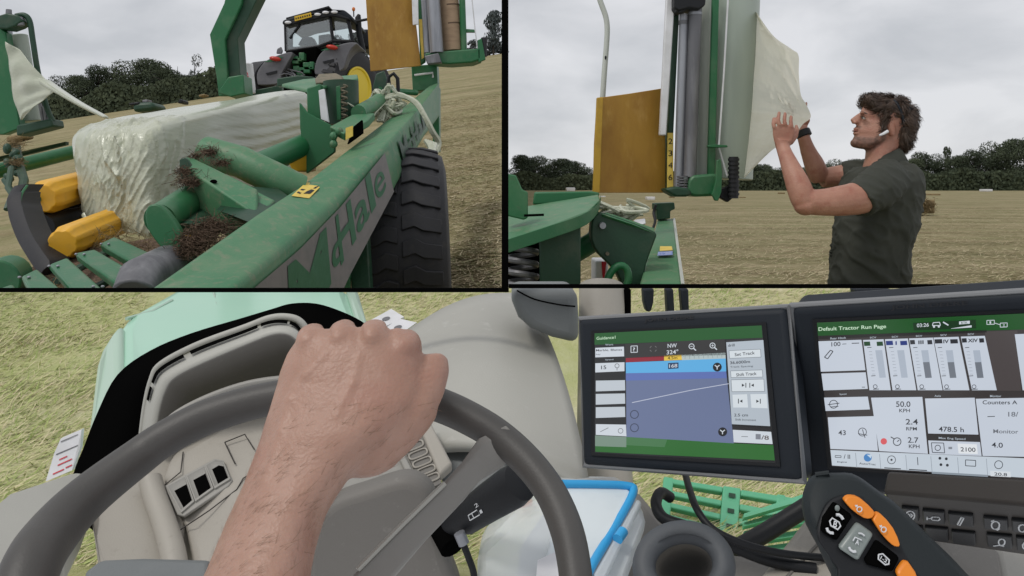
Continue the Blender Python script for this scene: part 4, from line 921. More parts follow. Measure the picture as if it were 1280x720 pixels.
# bits of film, ground items
mb = MB(); rr = random.Random(2)
for i in range(14):
    c = V(rr.uniform(765, 788), rr.uniform(263, 272), 3.75); mb.tube(crom([c + Vector((rr.gauss(0, .05), rr.gauss(0, .03), rr.gauss(0, .018))) for _ in range(4)], 4), rr.uniform(.006, .012), 6)
tag(mb.build('film_scrap', 'film_crease', None), 'crumpled pale film scrap lying on the dark pivot arm', 'film scrap')
tag(MB().prism([V(792, 275, 4.6), V(807, 273, 4.6), V(808, 279, 4.5), V(800, 281, 4.5)], (0, .08, -.02)).build('film_sleeve', 'white', None, bevel=.008), 'small white sleeve lying behind the pivot arm', 'sleeve')
bg_ = thing('film_box', 'white box with red print standing under the pivot arm', 'box', V(752, 380, 3.9)); MB().px([(744, 326), (760, 326), (764, 400), (744, 400)], 3.9, .2).build('box_body', 'white', bg_, bevel=.008)
MB().px([(752, 327), (758, 327), (756, 345), (762, 352), (760, 398), (751, 398), (754, 360)], 3.895, .003).build('red_print', 'red_print', bg_)
def bale_box(name, x0, y0, x1, y1, d, t, m_, label, cat):
    mb = MB(); n = 10; P = [V(x0, y1, d), V(x1, y1, d), V(x1, y0, d), V(x0, y0, d)]
    mb.prism(P, (0, t, 0)); o = mb.build(name, m_, None, bevel=.06 * (x1 - x0) / 25 * d / 40, seg=2); tag(o, label, cat); return o
hb = bale_box('hay_bale', 1143, 249.5, 1169, 267, 34, 1.0, 'straw', 'square brown hay bale on the field just behind the back of the man', 'hay bale')
mb = MB(); hay_blades(mb, V(1156, 258, 33.9), .4, 500, .3, .008, (1, .2, .8)); mb.build('loose_hay', 'straw', hb, smooth=0, merge=False)
bale_box('hay_bale', 1165, 242, 1176, 245, 90, 1.5, 'straw', 'flat brown hay bale far across the field above the square bale', 'hay bale')
bale_box('wrapped_bale', 1233, 236.5, 1241, 239.5, 130, 2, 'white', 'far white wrapped bale at the foot of the long wood', 'wrapped bale')
bale_box('wrapped_bale', 708, 234.5, 719, 239, 120, 2, 'white', 'far white wrapped bale at the foot of the small wood', 'wrapped bale')
bale_box('wrapped_bale', 809, 246, 819, 250, 60, 1, 'white', 'white wrapped bale on the field above the green beam post', 'wrapped bale')
bale_box('wrapped_bale', 750, 245, 757, 247, 80, 1, 'white', 'small white wrapped bale on the field below the ochre sheet', 'wrapped bale')
for x, y, l_ in ((841, 246.5, 'first small dark bale below the film rollers'), (930, 247, 'small dark bale below the film roll'), (979, 241.5, 'tiny dark bale at the wood edge behind the raised arms')):
    bale_box('hay_bale', x - 2.5, y - 1, x + 2.5, y + 1, 75, 1, 'straw', l_ + ' on the field', 'hay bale')

# film sheet from the roll to the hands
mb = MB(); Lp = crom([V(944, 14, 4.7), V(942, 70, 4.68), V(938, 130, 4.66), V(934, 180, 4.64), V(930, 222, 4.62)], 10)
Rp = crom([V(946, 16, 4.66), V(966, 44, 4.3), V(989, 61, 3.8), V(998, 69, 3.6), V(998.5, 92, 3.5), V(1001, 118, 3.4), V(1008, 131, 3.36), V(1013.5, 146, 3.34), V(1004, 155, 3.34), V(997, 164, 3.36), V(984, 176, 3.4), V(966, 187, 3.45), V(948, 204, 3.9), V(931, 222, 4.6)], 8)
rows = []; nR = len(Rp)
for i in range(121):
    f = i / 120; a_ = Lp[min(int(f * (len(Lp) - 1)), len(Lp) - 1)]; k = f * (nR - 1); b_ = Rp[int(k)].lerp(Rp[min(int(k) + 1, nR - 1)], k - int(k)); row = []
    for j in range(81):
        t = j / 80; p = a_.lerp(b_, t)
        px_ = p.x / p.y * F + CX; py_ = HY - (p.z - CH) / p.y * F
        th = math.atan2(px_ - 1010, py_ - 148); dist = math.hypot(px_ - 1010, py_ - 148); wob = noise.noise(Vector((th * 3, dist * .012, 0)))
        rid = (1 - abs(noise.noise(Vector((th * 6.5 + wob, dist * .006, 3)))) * 1.7) ** 3; rid2 = (1 - abs(noise.noise(Vector((th * 15, dist * .012, 9)))) * 1.7) ** 3
        off = .07 * math.sin(PI * t) + .16 * t * t * (1 - t) + (.06 * rid + .016 * rid2) * min(1, dist / 45) * (1 - abs(2 * t - 1) ** 3) + .012 * noise.noise(Vector((f * 14, t * 6, 5))) * t
        row.append(p + (Vector((0, 0, CH)) - p).normalized() * off)
    rows.append(row)
M['film_sheet'] = mat('thin_stretch_film', (.74, .73, .63), .3, col2=(.67, .66, .55), scale=6, bump=.15, bscale=30, coat=.2)
_m = M['film_sheet']; _n = _m.node_tree; _b = _n.nodes['Principled BSDF']; _t = _n.nodes.new('ShaderNodeBsdfTranslucent'); _t.inputs[0].default_value = (.86, .85, .74, 1); _x = _n.nodes.new('ShaderNodeMixShader'); _x.inputs[0].default_value = .5
_n.links.new(_b.outputs[0], _x.inputs[1]); _n.links.new(_t.outputs[0], _x.inputs[2]); _n.links.new(_x.outputs[0], _n.nodes['Material Output'].inputs[0])
fs = tag(mb.loft(rows, False).build('plastic_film', 'film_sheet', None, smooth=180), 'pale film sheet stretched from the big roll to the hands of the man', 'plastic film')
# ------------------------------------------------------------------ the man
MD = 3.4
MAN = thing('person', 'man in a dark green polo shirt pulling pale film with raised arms', 'person', (V(1087, 300, MD).x, MD, field_z(0, MD)))
def ovalring(y, xl, xr, hd, cd=MD, n=28, pw=2.3, front=1.0):
    out = []; cx = (xl + xr) / 2; hx = (xr - xl) / 2
    for k in range(n):
        t = 2 * PI * k / n; c = math.cos(t); s_ = math.sin(t)
        ex = math.copysign(abs(c) ** (2 / pw), c); ey = math.copysign(abs(s_) ** (2 / pw), s_)
        w_ = 1 - (1 - front) * max(0, -ex)
        p = V(cx + hx * ex, y, cd); out.append(Vector((p.x, cd + hd * ey * w_, p.z)))
    return out
TR = [(200, 1090, 1123, .075), (207, 1074, 1133, .14), (216, 1064, 1139, .185), (230, 1057, 1143, .2), (248, 1053, 1144, .198), (272, 1050, 1140, .185), (300, 1046, 1132, .17), (330, 1043, 1129, .163), (358, 1042, 1130, .163), (395, 1043, 1131, .168)]
sk = MB()
sk.loft([ovalring(y, xl + 4, xr - 4, hd - .012) for y, xl, xr, hd in TR[2:]])
HR = [(119.5, 1094, 1118, .032), (124, 1082, 1128, .054), (131, 1076, 1135, .068), (138, 1073.5, 1138, .074), (144, 1072, 1139, .077), (148, 1074, 1138, .077), (153, 1071.5, 1136, .076), (160, 1069.5, 1131, .073), (165, 1068, 1127, .071), (170, 1070, 1122, .067), (176, 1067.5, 1114, .06), (181, 1067, 1102, .05), (186, 1070, 1092, .034)]
sk.loft([ovalring(y, xl, xr, hd, n=36, pw=2.2, front=.36) for y, xl, xr, hd in HR])
sk.tube([V(1112, 164, MD), V(1104, 186, MD), V(1101, 202, MD), V(1102, 225, MD)], [.062, .06, .066, .09], 24)
# face: nose, brows, lips, ear
sk.tube([V(1072.5, 143.5, MD), V(1068.5, 148, MD), V(1064.2, 152.8, MD), V(1067, 156.5, MD)], [.006, .0085, .0105, .0085], 12)
for s_ in (-1, 1):
    sk.ell(V(1067.8, 155.2, MD + s_ * .012), .009, .008, .007)
    sk.ell(V(1075.5, 142.8, MD + s_ * .032),   .009, .026, .006, rot=Matrix.Rotation(s_ * .35, 3, 'Z'))
    sk.ell(V(1071.5, 152, MD + s_ * .004), .015, .013, .02)
    pass
    sk.ell(V(1115, 159, MD + s_ * .077), .015, .009, .03, rot=Matrix.Rotation(R(-14), 3, 'Y'))
sk.ell(V(1070.2, 162.8, MD), .0105, .02, .006); sk.ell(V(1070.2, 168.6, MD), .0105, .019, .006); sk.ell(V(1070, 181, MD), .016, .02, .016)
# arms
NA = -.2
sk.tube(crom([V(1108, 226, MD - .17), V(1080, 245, MD - .25), V(1042, 252, MD - .28), V(1010, 253, MD - .28)], 4), [.075, .075, .073, .07, .068, .065, .062, .06, .057, .054, .052, .05, .048], 18)
sk.tube(crom([V(1006, 256, MD - .28), V(998, 232, MD - .26), V(988, 208, MD - .22), V(978.5, 184, MD - .16), V(978, 176, MD - .15)], 4), [.042, .046, .048, .048, .047, .045, .042, .039, .036, .033, .03, .028, .027, .028, .029, .03, .031], 18)
sk.ell(V(1007, 258, MD - .28), .045, .045, .036)
FA = .22
sk.tube(crom([V(1092, 218, MD + .15), V(1066, 220, MD + .2), V(1045, 221, MD + .22), V(1027, 223, MD + .22)], 4), [.07, .07, .066, .062, .058, .056, .054, .052, .05, .048, .046, .044, .042], 16)
sk.tube(crom([V(1025, 224, MD + .22), V(1018, 206, MD + .2), V(1010, 188, MD + .19), V(1003.5, 168, MD + .18), V(1001, 160, MD + .19)], 4), [.04, .043, .045, .045, .044, .042, .039, .036, .034, .031, .029, .028, .027, .027, .028, .029, .03], 16)
# near hand: palm, four fingers laid over the film, thumb behind it
hd_ = MD - .15
sk.loft([[V(x, y, hd_ - .014) if k == 0 else V(x, y, hd_ + .014) for k, x, y in ((0, xl, y_), (0, xr, y_), (1, xr, y_), (1, xl, y_))] for y_, xl, xr in ((184, 970.5, 987), (176, 967.5, 990.5), (168, 966, 993), (160, 966, 993.5))])
for (bx, by), (mx_, my), (tx, ty), dz in (((968.8, 163), (966.5, 155), (967.5, 148), 0), ((975.5, 161), (972.8, 150), (974, 140.5), 0), ((982.5, 161), (980.5, 150), (981.5, 141.5), 0), ((990, 163), (988.6, 153), (988.8, 145.5), 0)):
    sk.tube([V(bx, by, hd_), V((bx + mx_) / 2, (by + my) / 2, hd_ - .012), V(mx_, my, hd_ - .006), V(tx, ty, hd_ + .012), V(tx + .5, ty + 1, hd_ + .02)], [.009, .0085, .0082, .0074, .0045], 10)
sk.tube([V(987, 178, hd_ + .01), V(994, 170, hd_ + .03), V(996, 162, hd_ + .045), V(995, 156, hd_ + .05)], [.015, .012, .0105, .006], 10)
# far hand behind the film
hf = MD + .2
sk.ell(V(1001, 154, hf), .026, .018, .034)
for i in range(4):
    x = 994.5 + i * 4.6; sk.tube([V(x, 150, hf), V(x - 1, 140, hf - .012), V(x - 1.5, 133, hf - .004), V(x, 128, hf + .004)], [.0098, .009, .0085, .005], 8)
sk.tube([V(1005, 158, hf), V(1010, 150, hf - .02), V(1009, 144, hf - .025)], [.013, .011, .007], 8)
# legs
for s_, dx in ((-1, -8), (1, 10)):
    sk.tube([V(1088, 395, MD + s_ * .09), V(1086 + dx, 500, MD + s_ * .11), V(1090 + dx * 1.5, 630, MD + s_ * .12), V(1088 + dx * 1.5, 640, MD + s_ * .12)], [.085, .065, .045, .045], 12)
body = sk.build('body', ['skin_man', 'beard'], MAN, smooth=180, merge=False); fuse(body, .0042, 4, .5)
ba = body.data.attributes.new('stubble', 'FLOAT', 'POINT')
def lerpt(tab, x):
    for (x0, y0), (x1, y1) in zip(tab, tab[1:]):
        if x <= x1: return y0 + (y1 - y0) * max(0, (x - x0)) / (x1 - x0)
    return tab[-1][1]
sst = lambda t: (lambda q: q * q * (3 - 2 * q))(max(0, min(1, t)))
for i, v in enumerate(body.data.vertices):
    c = v.co; xx = c.x / c.y * F + CX; yy = HY - (c.z - CH) / c.y * F
    if not (1058 < xx < 1114 and 154 < yy < 194): continue
    up = lerpt([(1060, 171), (1076, 172), (1084, 173), (1094, 171), (1101, 165), (1107, 155)], xx); lo = lerpt([(1060, 192), (1080, 191), (1092, 187), (1101, 181), (1109, 172)], xx)
    f = sst((yy - up + 3 + 2 * noise.noise(c * 40)) / 6) * sst((lo + 3 - yy) / 5) * sst((1112 - xx) / 5)
    f = max(f, sst((yy - 157.5) / 2) * sst((163 - yy) / 2) * sst((1078 - xx) / 4))
    ba.data[i].value = f * (.75 + .35 * noise.noise(c * 90))
_m = M['skin_man'].node_tree; _a = _m.nodes.new('ShaderNodeAttribute'); _a.attribute_name = 'stubble'; _x = _m.nodes.new('ShaderNodeMix'); _x.data_type = 'RGBA'
_p = _m.nodes['Principled BSDF']; _l = _p.inputs['Base Color'].links[0].from_socket; _m.links.new(_a.outputs['Fac'], _x.inputs[0]); _m.links.new(_l, _x.inputs[6]); _x.inputs[7].default_value = (.085, .045, .03, 1); _m.links.new(_x.outputs[2], _p.inputs['Base Color'])
def eye(s_):
    e_ = MB().ell(V(1077.8, 148.6, MD + s_ * .03), .009, .0105, .0062, n=14, m=8).build('eye', 'eye', body)
    MB().ell(V(1075.8, 148.6, MD + s_ * .033), .0035, .0045, .005, n=10, m=6).build('iris', 'leather', e_)
    MB().tube(crom([V(1073.2, 143.6, MD + s_ * .016), V(1075, 141.6, MD + s_ * .034), V(1082, 143.4, MD + s_ * .052)], 4), [.0025, .003, .0034, .0036, .0038, .0036, .003, .0025, .0016], 8).build('eyebrow', 'hair', MAN)
    MB().tube(crom([V(1073.6, 147.8, MD + s_ * .021), V(1075.4, 146.4, MD + s_ * .034), V(1080.6, 148.4, MD + s_ * .044)], 3), .0022, 6).build('eyelid', 'beard', e_)
eye(-1); eye(1)
mb = MB(); mb.ell(V(1069.2, 165.7, MD), .0105, .018, .0036); mb.build('mouth', 'lip', MAN)
# hair
hb_ = MB(); hb_.ell(V(1106, 133, MD), .098, .083, .052); hb_.ell(V(1123, 148, MD), .062, .084, .085); hb_.ell(V(1088, 129, MD), .046, .062, .034); hb_.ell(V(1126, 164, MD), .042, .073, .068)
for s_ in (-1, 1): hb_.ell(V(1106, 148, MD + s_ * .066), .012, .012, .045)
hair = hb_.build('hair', 'hair', MAN, smooth=180, merge=False); fuse(hair, .006, 2)
for v in hair.data.vertices:
    v.co += v.normal * (.010 * noise.noise(v.co * 30) + .006 * noise.noise(v.co * 75))
mb = MB(); rr = random.Random(6); hv = [(v.co.copy(), v.normal.copy()) for v in hair.data.vertices if v.normal.length > .5]
for _ in range(9000):
    p, nn = rr.choice(hv); xx = p.x / p.y * F + CX; yy = HY - (p.z - CH) / p.y * F
    flow = (Vector((-.2, 0, .9)) if xx < 1092 and yy > 123 else Vector((-.9 if xx < 1112 else .7, 0, .25 if yy < 124 else -.75))) + Vector((noise.noise(p * 26), noise.noise(p * 26 + Vector((9, 0, 0))), noise.noise(p * 26 + Vector((0, 9, 0))))) * 1.5
    t = (flow - nn * flow.dot(nn)).normalized(); l = rr.uniform(.016, .038); cv = noise.noise(p * 20 + Vector((3, 3, 3))) * .02; c2 = t.cross(nn) * cv; h_ = .004 + .012 * max(0, noise.noise(p * 16) + .4)
    w_ = t.cross(nn).normalized() * rr.uniform(.0007, .0013); P4 = [p - nn * .002, p + t * l * .35 + nn * h_ + c2, p + t * l * .7 + nn * h_ * 1.1 + c2 * .4, p + t * l + nn * (h_ * .6) - c2]
    o_ = len(mb.v); mb.add([q + s_ * w_ * k_ for q, k_ in zip(P4, (1, 1, .8, .25)) for s_ in (-1, 1)], [[0, 1, 3, 2], [2, 3, 5, 4], [4, 5, 7, 6]])
mb.build('curls', 'hair', hair, smooth=180, merge=False)
# polo shirt
sh = MB(); sh.loft([ovalring(y, xl - 1.5, xr + 1.5, hd + .008) for y, xl, xr, hd in TR[1:]])
sh.loft([ovalring(y, xl, xr, hd) for y, xl, xr, hd in ((196, 1092, 1124, .074), (203, 1084, 1127, .09), (212, 1072, 1134, .15))])
sh.tube(crom([V(1112, 224, MD - .13), V(1094, 236, MD - .22), V(1071, 251, MD - .26)], 5), [.088, .09, .091, .091, .09, .088, .086, .083, .081, .08, .079], 24)
sh.tube(crom([V(1096, 217, MD + .12), V(1076, 218, MD + .19), V(1052, 219, MD + .22)], 5), [.082, .08, .079, .077, .075, .073, .071, .069, .066, .064, .062], 22)
shirt = sh.build('polo_shirt', 'shirt', MAN, smooth=180, merge=False); fuse(shirt, .0075, 4)
for v in shirt.data.vertices:
    c = v.co; lo_ = max(0, min(1, (1.45 - c.z) * 3)); q1 = Vector((c.x * 6 + c.z * 9, c.y * 5, c.z * 3 - c.x * 5)); q2 = Vector((c.x * 14 + c.z * 16, c.y * 9, c.z * 5 - c.x * 9))
    v.co += v.normal * (.012 * noise.noise(q1) + .013 * (1 - abs(noise.noise(q1 * 1.3)) * 1.8) ** 3 * (.35 + .65 * lo_) + .006 * (1 - abs(noise.noise(q2)) * 1.8) ** 3 - .006)
def tilt(y, xl, xr, hd, dy):
    return [p + Vector((0, 0, -dy * (1 - (p.x / p.y * F + CX - xl) / (xr - xl)) / F * MD)) for p in ovalring(y, xl, xr, hd)]
MB().loft([tilt(187, 1087, 1122, .066, 16), tilt(190, 1085, 1125, .073, 17), tilt(200, 1080, 1130, .09, 13), tilt(204, 1078, 1131, .094, 11), tilt(202, 1082, 1127, .085, 12), tilt(190, 1088, 1121, .066, 16)], caps=False).build('collar', 'shirt', MAN, smooth=180)
MB().loft([ovalring(y, xl, xr, hd) for y, xl, xr, hd in ((385, 1044, 1130, .165), (400, 1045, 1131, .168), (420, 1050, 1128, .16))]).build('belt', 'leather', MAN, smooth=180)
for s_, dx in ((-1, -8), (1, 10)):
    MB().tube([V(1088, 400, MD + s_ * .08), V(1087 + dx, 510, MD + s_ * .11), V(1090 + dx * 1.5, 625, MD + s_ * .12)], [.1, .085, .075], 16).build('trouser_leg', 'trousers', MAN)
    MB().ell(V(1080 + dx * 1.5, 634, MD + s_ * .12), .14, .05, .05).build('shoe', 'leather', MAN)
MB().tube([V(1006, 171, MD + .177), V(1002.5, 163, MD + .185)], .0335, 20).build('watch', 'black', MAN, bevel=.004)
mb = MB(); mb.tube(crom([V(1112, 122, MD - .07), V(1120, 130, MD - .088), V(1126, 142, MD - .086), V(1130, 153, MD - .07)], 4), .006, 8); mb.px(outline([(1112, 121), (1120, 119), (1130, 124), (1136, 132), (1126, 131), (1112, 121)], 3)[:-1], MD - .07, .008)
mb.build('sunglasses', 'bezel', MAN)
MB().tube([V(1110, 162, MD - .09), V(1105, 166, MD - .095), V(1100.5, 168.5, MD - .094)], [.007, .0058, .0042], 10).build('earbud', 'white', MAN)

# the head is tipped back a little, looking up at the film
pvt = V(1108, 160, MD); RM = Matrix.Rotation(R(8), 3, 'Y')
def tipped(o, body_=False):
    for v in o.data.vertices:
        c = v.co; w_ = 1.0
        if body_:
            xx = c.x / c.y * F + CX; yy = HY - (c.z - CH) / c.y * F
            if xx < 1050 or xx > 1150: continue
            w_ = sst((199 - yy) / 22)
            if w_ <= 0: continue
        d = c - pvt; v.co = c.lerp(pvt + RM @ d + Vector((0, 0, -.012)), w_)
def tip_tree(o):
    if o.type == 'MESH' and o.name.split('.')[0] in ('eye', 'iris', 'eyebrow', 'eyelid', 'mouth', 'hair', 'curls', 'sunglasses', 'earbud'): tipped(o)
    for ch in o.children: tip_tree(ch)
tipped(body, True); tip_tree(MAN)
# ------------------------------------------------------------------ BOTTOM: inside the tractor cab
CAB = thing('tractor_cab', 'beige tractor cab interior with steering wheel, dashboard and pale green bonnet ahead', 'tractor cab', (0, .7, .4))
# bonnet seen through the windscreen
bon = MB().prism([V(145, 480, 1.36), V(147, 406, 1.66), V(157, 394, 1.74), V(216, 362, 2.2), V(330, 362, 2.2), V(436, 362, 2.2), V(456, 404, 1.7), V(470, 440, 1.5), V(300, 450, 1.38), V(170, 500, 1.33)], (0, .03, -.1)).build('bonnet', 'bonnet', CAB, bevel=.03, seg=4)
MB().prism([V(149, 402, 1.655), V(150, 500, 1.30), V(108, 600, 1.2), V(107, 545, 1.3), V(118, 460, 1.5), V(124, 438, 1.56)], (.02, .04, -.06)).build('bonnet_side', 'bonnet_side', bon, bevel=.015, seg=3)
MB().prism([V(432, 362, 2.19), V(447, 362, 2.17), V(460, 405, 1.69), V(444, 398, 1.7)], (0, .03, -.06)).build('bonnet_side', 'bonnet_side', bon, bevel=.01)
MB().tube(on(bon, [(267, 365), (270, 380), (276, 403), (282, 425)], .001), .0035, 6).build('bonnet_seam', 'bonnet_side', bon)
MB().tube(on(bon, [(158, 399), (190, 390), (215, 376)], .001), .004, 6).build('bonnet_seam', 'bonnet_side', bon)
# dark lower edge of the windscreen around the cowl
O = crom([V(x, y, 1.08) for x, y in ((84, 640), (96, 590), (108, 560), (126, 515), (150, 470), (190, 441), (240, 420), (300, 402), (340, 390), (365, 383), (395, 383), (425, 392), (450, 404), (470, 420))], 4)
I = crom([V(x, y, 1.0) for x, y in ((150, 680), (165, 620), (172, 560), (182, 510), (192, 480), (206, 460), (247, 436), (290, 420), (330, 406), (360, 402), (385, 415), (400, 440), (430, 460), (480, 470))], 4)
mb = MB(); mb.loft([[o, o.lerp(i, .5) + Vector((0, -.004, .004)), i + Vector((0, 0, -.01)), i + Vector((0, .05, -.03))] for o, i in zip(O, I)], False); mb.build('windscreen_border', 'void', CAB, smooth=180, solid=.008)
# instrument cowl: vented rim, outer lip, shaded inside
rim = crom([V(x, y, .97) for x, y in ((176, 560), (182, 510), (190, 475), (202, 455), (247, 431), (307, 409), (336, 398), (357, 396), (374, 401), (384, 416), (392, 450))], 6)
inn = crom([V(x, y, .93) for x, y in ((192, 570), (198, 520), (208, 486), (222, 470), (258, 452), (312, 429), (338, 419), (354, 417), (366, 421), (374, 432), (380, 460))], 6)
mb = MB(); mb.tube(rim, .0042, 10); cowl = mb.build('instrument_cowl', 'lightgrey', CAB)
mb = MB(); mb.loft([[a_ + Vector((0, -.002, -.006)), a_.lerp(b_, .35) + Vector((0, -.004, -.003)), a_.lerp(b_, .7) + Vector((0, -.004, 0)), b_] for a_, b_ in zip(rim, inn)], False); mb.build('cowl_top', 'lightgrey', cowl, smooth=180, solid=.003)
mb = MB()
for i in range(8, 52, 1):
    if i % 11 in (0,): continue
    a_, b_ = rim[i], rim[i + 1]; ia, ib = inn[i], inn[i + 1]
    mb.quad([a_.lerp(ia, .16) + Vector((0, -.008, .001)), b_.lerp(ib, .16) + Vector((0, -.008, .001)), b_.lerp(ib, .36) + Vector((0, -.009, .001)), a_.lerp(ia, .36) + Vector((0, -.009, .001))])
mb.build('vent_slot', 'void', cowl, smooth=0)
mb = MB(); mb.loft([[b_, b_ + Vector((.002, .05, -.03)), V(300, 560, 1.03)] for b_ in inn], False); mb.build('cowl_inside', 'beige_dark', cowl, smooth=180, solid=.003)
mb = MB(); lip = crom([V(x, y, .9) for x, y in ((196, 560), (204, 530), (224, 512), (260, 494), (300, 480), (335, 473), (372, 470))], 5)
mb.loft([[p, p + Vector((.001, .004, -.006)), p + Vector((.003, .03, -.02)), p + Vector((.01, .06, -.07))] for p in lip], False); mb.build('visor_lip', 'beige_mid', cowl, smooth=180, solid=.005)
# lower dash panels
pA = MB().prism([V(112, 650, .8), V(122, 590, .88), V(190, 560, .93), V(232, 560, .92), V(232, 640, .86), V(234, 730, .78), V(118, 730, .76)], (0, .05, -.02)).build('lower_dash', 'beige', CAB, bevel=.012, seg=3)
pB = MB().prism([V(196, 600, .87), V(212, 566, .9), V(280, 528, .93), V(350, 512, .93), V(420, 520, .92), V(460, 560, .88), V(470, 640, .82), V(440, 730, .74), (V(238, 730, .76)), V(226, 660, .82)], (0, .06, -.02)).build('centre_dash', 'beige', CAB, bevel=.014, seg=3)
mb = MB(); mb.tube(crom([V(188, 600, .865), V(194, 622, .85), V(204, 650, .825), V(216, 690, .79), V(222, 730, .765)], 5), .012, 14); mb.build('dash_ridge', 'beige', CAB)
# vent with three shallow cells, their inner shade painted as black patches
pl = plane(*on(pB, [(240, 640), (290, 580), (250, 590)], 0))
vent = MB().prism([OP(pl, *p, .0012) for p in ((206, 608), (268, 574), (280, 577), (291, 601), (286, 608), (230, 646), (222, 644))], -pl[1] * .004).build('air_vent', 'beige_mid', CAB, bevel=.001)
for cell in ([(211, 610), (233, 598), (243, 628), (228, 641)], [(235, 597), (257, 585), (267, 612), (246, 627)], [(259, 584), (271, 577), (280, 579), (288, 600), (270, 611)]):
    n_ = len(cell); cx_ = sum(p[0] for p in cell) / n_; cy_ = sum(p[1] for p in cell) / n_
    ex = lambda k, o_, dx=0, dy=0: [OP(pl, cx_ + (x - cx_) * k + dx, cy_ + (y - cy_) * k + dy, o_) for x, y in cell]
    mb = MB(); mb.loft([ex(1.1, .0), ex(1.09, .0035), ex(.96, .004), ex(.93, .0035), ex(.66, .0016, 2.5, 2)], True, False); mb.quad(ex(.7, .002, 2.5, 2), 1)
    mb.build('vent_cell', ['beige_mid', 'void'], vent, smooth=40)
mb = MB()
for ln in ([(203, 609), (226, 590), (229, 565)], [(223, 664), (262, 638), (296, 612), (304, 598), (318, 590)], [(281, 553), (290, 572), (294, 580)], [(281, 553), (306, 543), (318, 562)]): mb.tube([OP(pl, *p, .0002) for p in ln], .0007, 6)
mb.build('panel_seam', 'dark_brown', CAB)
mb = MB(); nq = on(pA, [(179, 694), (184, 689), (191, 690), (193, 696)], .001); mb.quad(nq); mb.build('finger_notch', 'void', pA, smooth=0)
MB().tube(on(pA, [(155, 696), (199, 673), (208, 693)], .0005), .0012, 6).build('panel_seam', 'beige_dark', pA)
MB().prism([V(104, 712, .68), V(124, 699, .7), V(180, 696, .7), V(264, 698, .69), V(270, 800, .6), V(90, 800, .6)], (0, .02, -.02)).build('column_cover', 'padgrey', CAB, bevel=.006)
# rib vent strip and trims right of the hand
pR = plane(V(500, 545, .9), V(550, 615, .82), V(560, 560, .88))
MB().prism([OP(pR, *p) for p in ((420, 560), (480, 535), (500, 540), (556, 618), (520, 650), (430, 640), (400, 600))], -pR[1] * .03).build('rib_panel', 'beige_mid', CAB, bevel=.004)
rv = MB().prism([OP(pR, *p, .003) for p in ((496, 543), (524, 534), (552, 606), (536, 615), (528, 610))], -pR[1] * .003).build('rib_vent', 'beige_dark', CAB)
for k in range(7):
    cx_, cy_ = 508 + k * 5.0, 540.5 + k * 10.2; a_ = R(-22)
    ring = []
    for j in range(20):
        t = 2 * PI * j / 20; x = 12 * math.copysign(abs(math.cos(t)) ** .5, math.cos(t)); y = 4.2 * math.copysign(abs(math.sin(t)) ** .7, math.sin(t))
        ring.append(OP(pR, cx_ + x * math.cos(a_) - y * math.sin(a_), cy_ + x * math.sin(a_) + y * math.cos(a_), .004))
    MB().tube(ring, .0011, 6, closed=True).build('rib', 'beige', rv)
MB().prism([OP(pR, *p, .006) for p in ((490, 556), (496, 552), (530, 620), (522, 626))], -pR[1] * .01).build('trim_strip', 'beige_mid', CAB, bevel=.002)
MB().prism([OP(pR, *p, .008) for p in ((520, 528), (534, 524), (566, 586), (550, 600))], -pR[1] * .012).build('trim_strip', 'beige', CAB, bevel=.003)
MB().prism([V(532, 490, 1.0), V(560, 500, 1.0), V(640, 560, .9), V(640, 640, .84), V(560, 640, .86), V(540, 560, .92)], (0, .03, 0)).build('side_trim', 'padgrey', CAB, bevel=.01)
# pale dash top at the right
mb = MB(); rows = []
for t in [i / 14 for i in range(15)]:
    L_ = V(500 + 20 * t, 425 + 140 * t, 1.28 - .36 * t); R_ = V(650 + 85 * t ** .7, 370 + 245 * t, 1.42 - .56 * t)
    row = []
    for s_ in [j / 16 for j in range(17)]:
        p = L_.lerp(R_, s_); bul = math.sin(PI * s_) * .025 + .02 * math.sin(PI * t)
        row.append(p + Vector((0, -bul * .3, bul)))
    rows.append(row)
mb.loft(rows, False); dt = mb.build('dash_top', 'lightgrey', CAB, smooth=180, solid=.012)
sl_ = on(dt, [(622, 459), (658, 443), (663, 448), (626, 463)], .0015)
MB().prism(sl_, (0, 0, -.002)).build('dash_slot', 'padgrey', dt)
MB().tube(crom(on(dt, [(655, 470), (675, 462), (683, 480), (670, 500)], .0005), 4), .001, 6).build('dash_seam', 'padgrey', dt)
# rounded grey pod under the roof pillar, pillar, outside mirror posts
pd = [(637, 362), (640, 378), (648, 398), (664, 412), (690, 423), (724, 431), (724, 398), (722, 362)]
MB().px(pd, 1.17, .12).build('side_pod', 'padgrey', CAB, bevel=.02, seg=4)
MB().tube(crom([V(646, 363, 1.165), V(668, 374, 1.163), (V(700, 381, 1.163)), V(719, 383, 1.165)], 4), .0012, 6).build('pod_seam', 'void', CAB)
MB().tube([V(752, 358, 1.32), V(752, 470, 1.25), V(756, 620, 1.1)], [.037, .037, .04], 24).build('roof_pillar', 'beige', CAB)
MB().px([(781, 361), (789, 361), (790, 620), (782, 620)], 1.3, .03).build('door_seal', 'void', CAB, bevel=.003)
for pts, nm in (([(804, 361), (818, 361), (817, 378), (814, 390), (808, 390), (805, 378)], 'mirror_post'), ([(833, 361), (842, 361), (844, 400), (835, 400)], 'mirror_post'), ([(851, 361), (861, 361), (862, 400), (854, 400)], 'mirror_post'), ([(1069, 361), (1115, 361), (1118, 372), (1114, 378), (1072, 378)], 'mirror_post')):
    MB().px(pts, 1.6, .03).build(nm, 'bezel', CAB, bevel=.004)
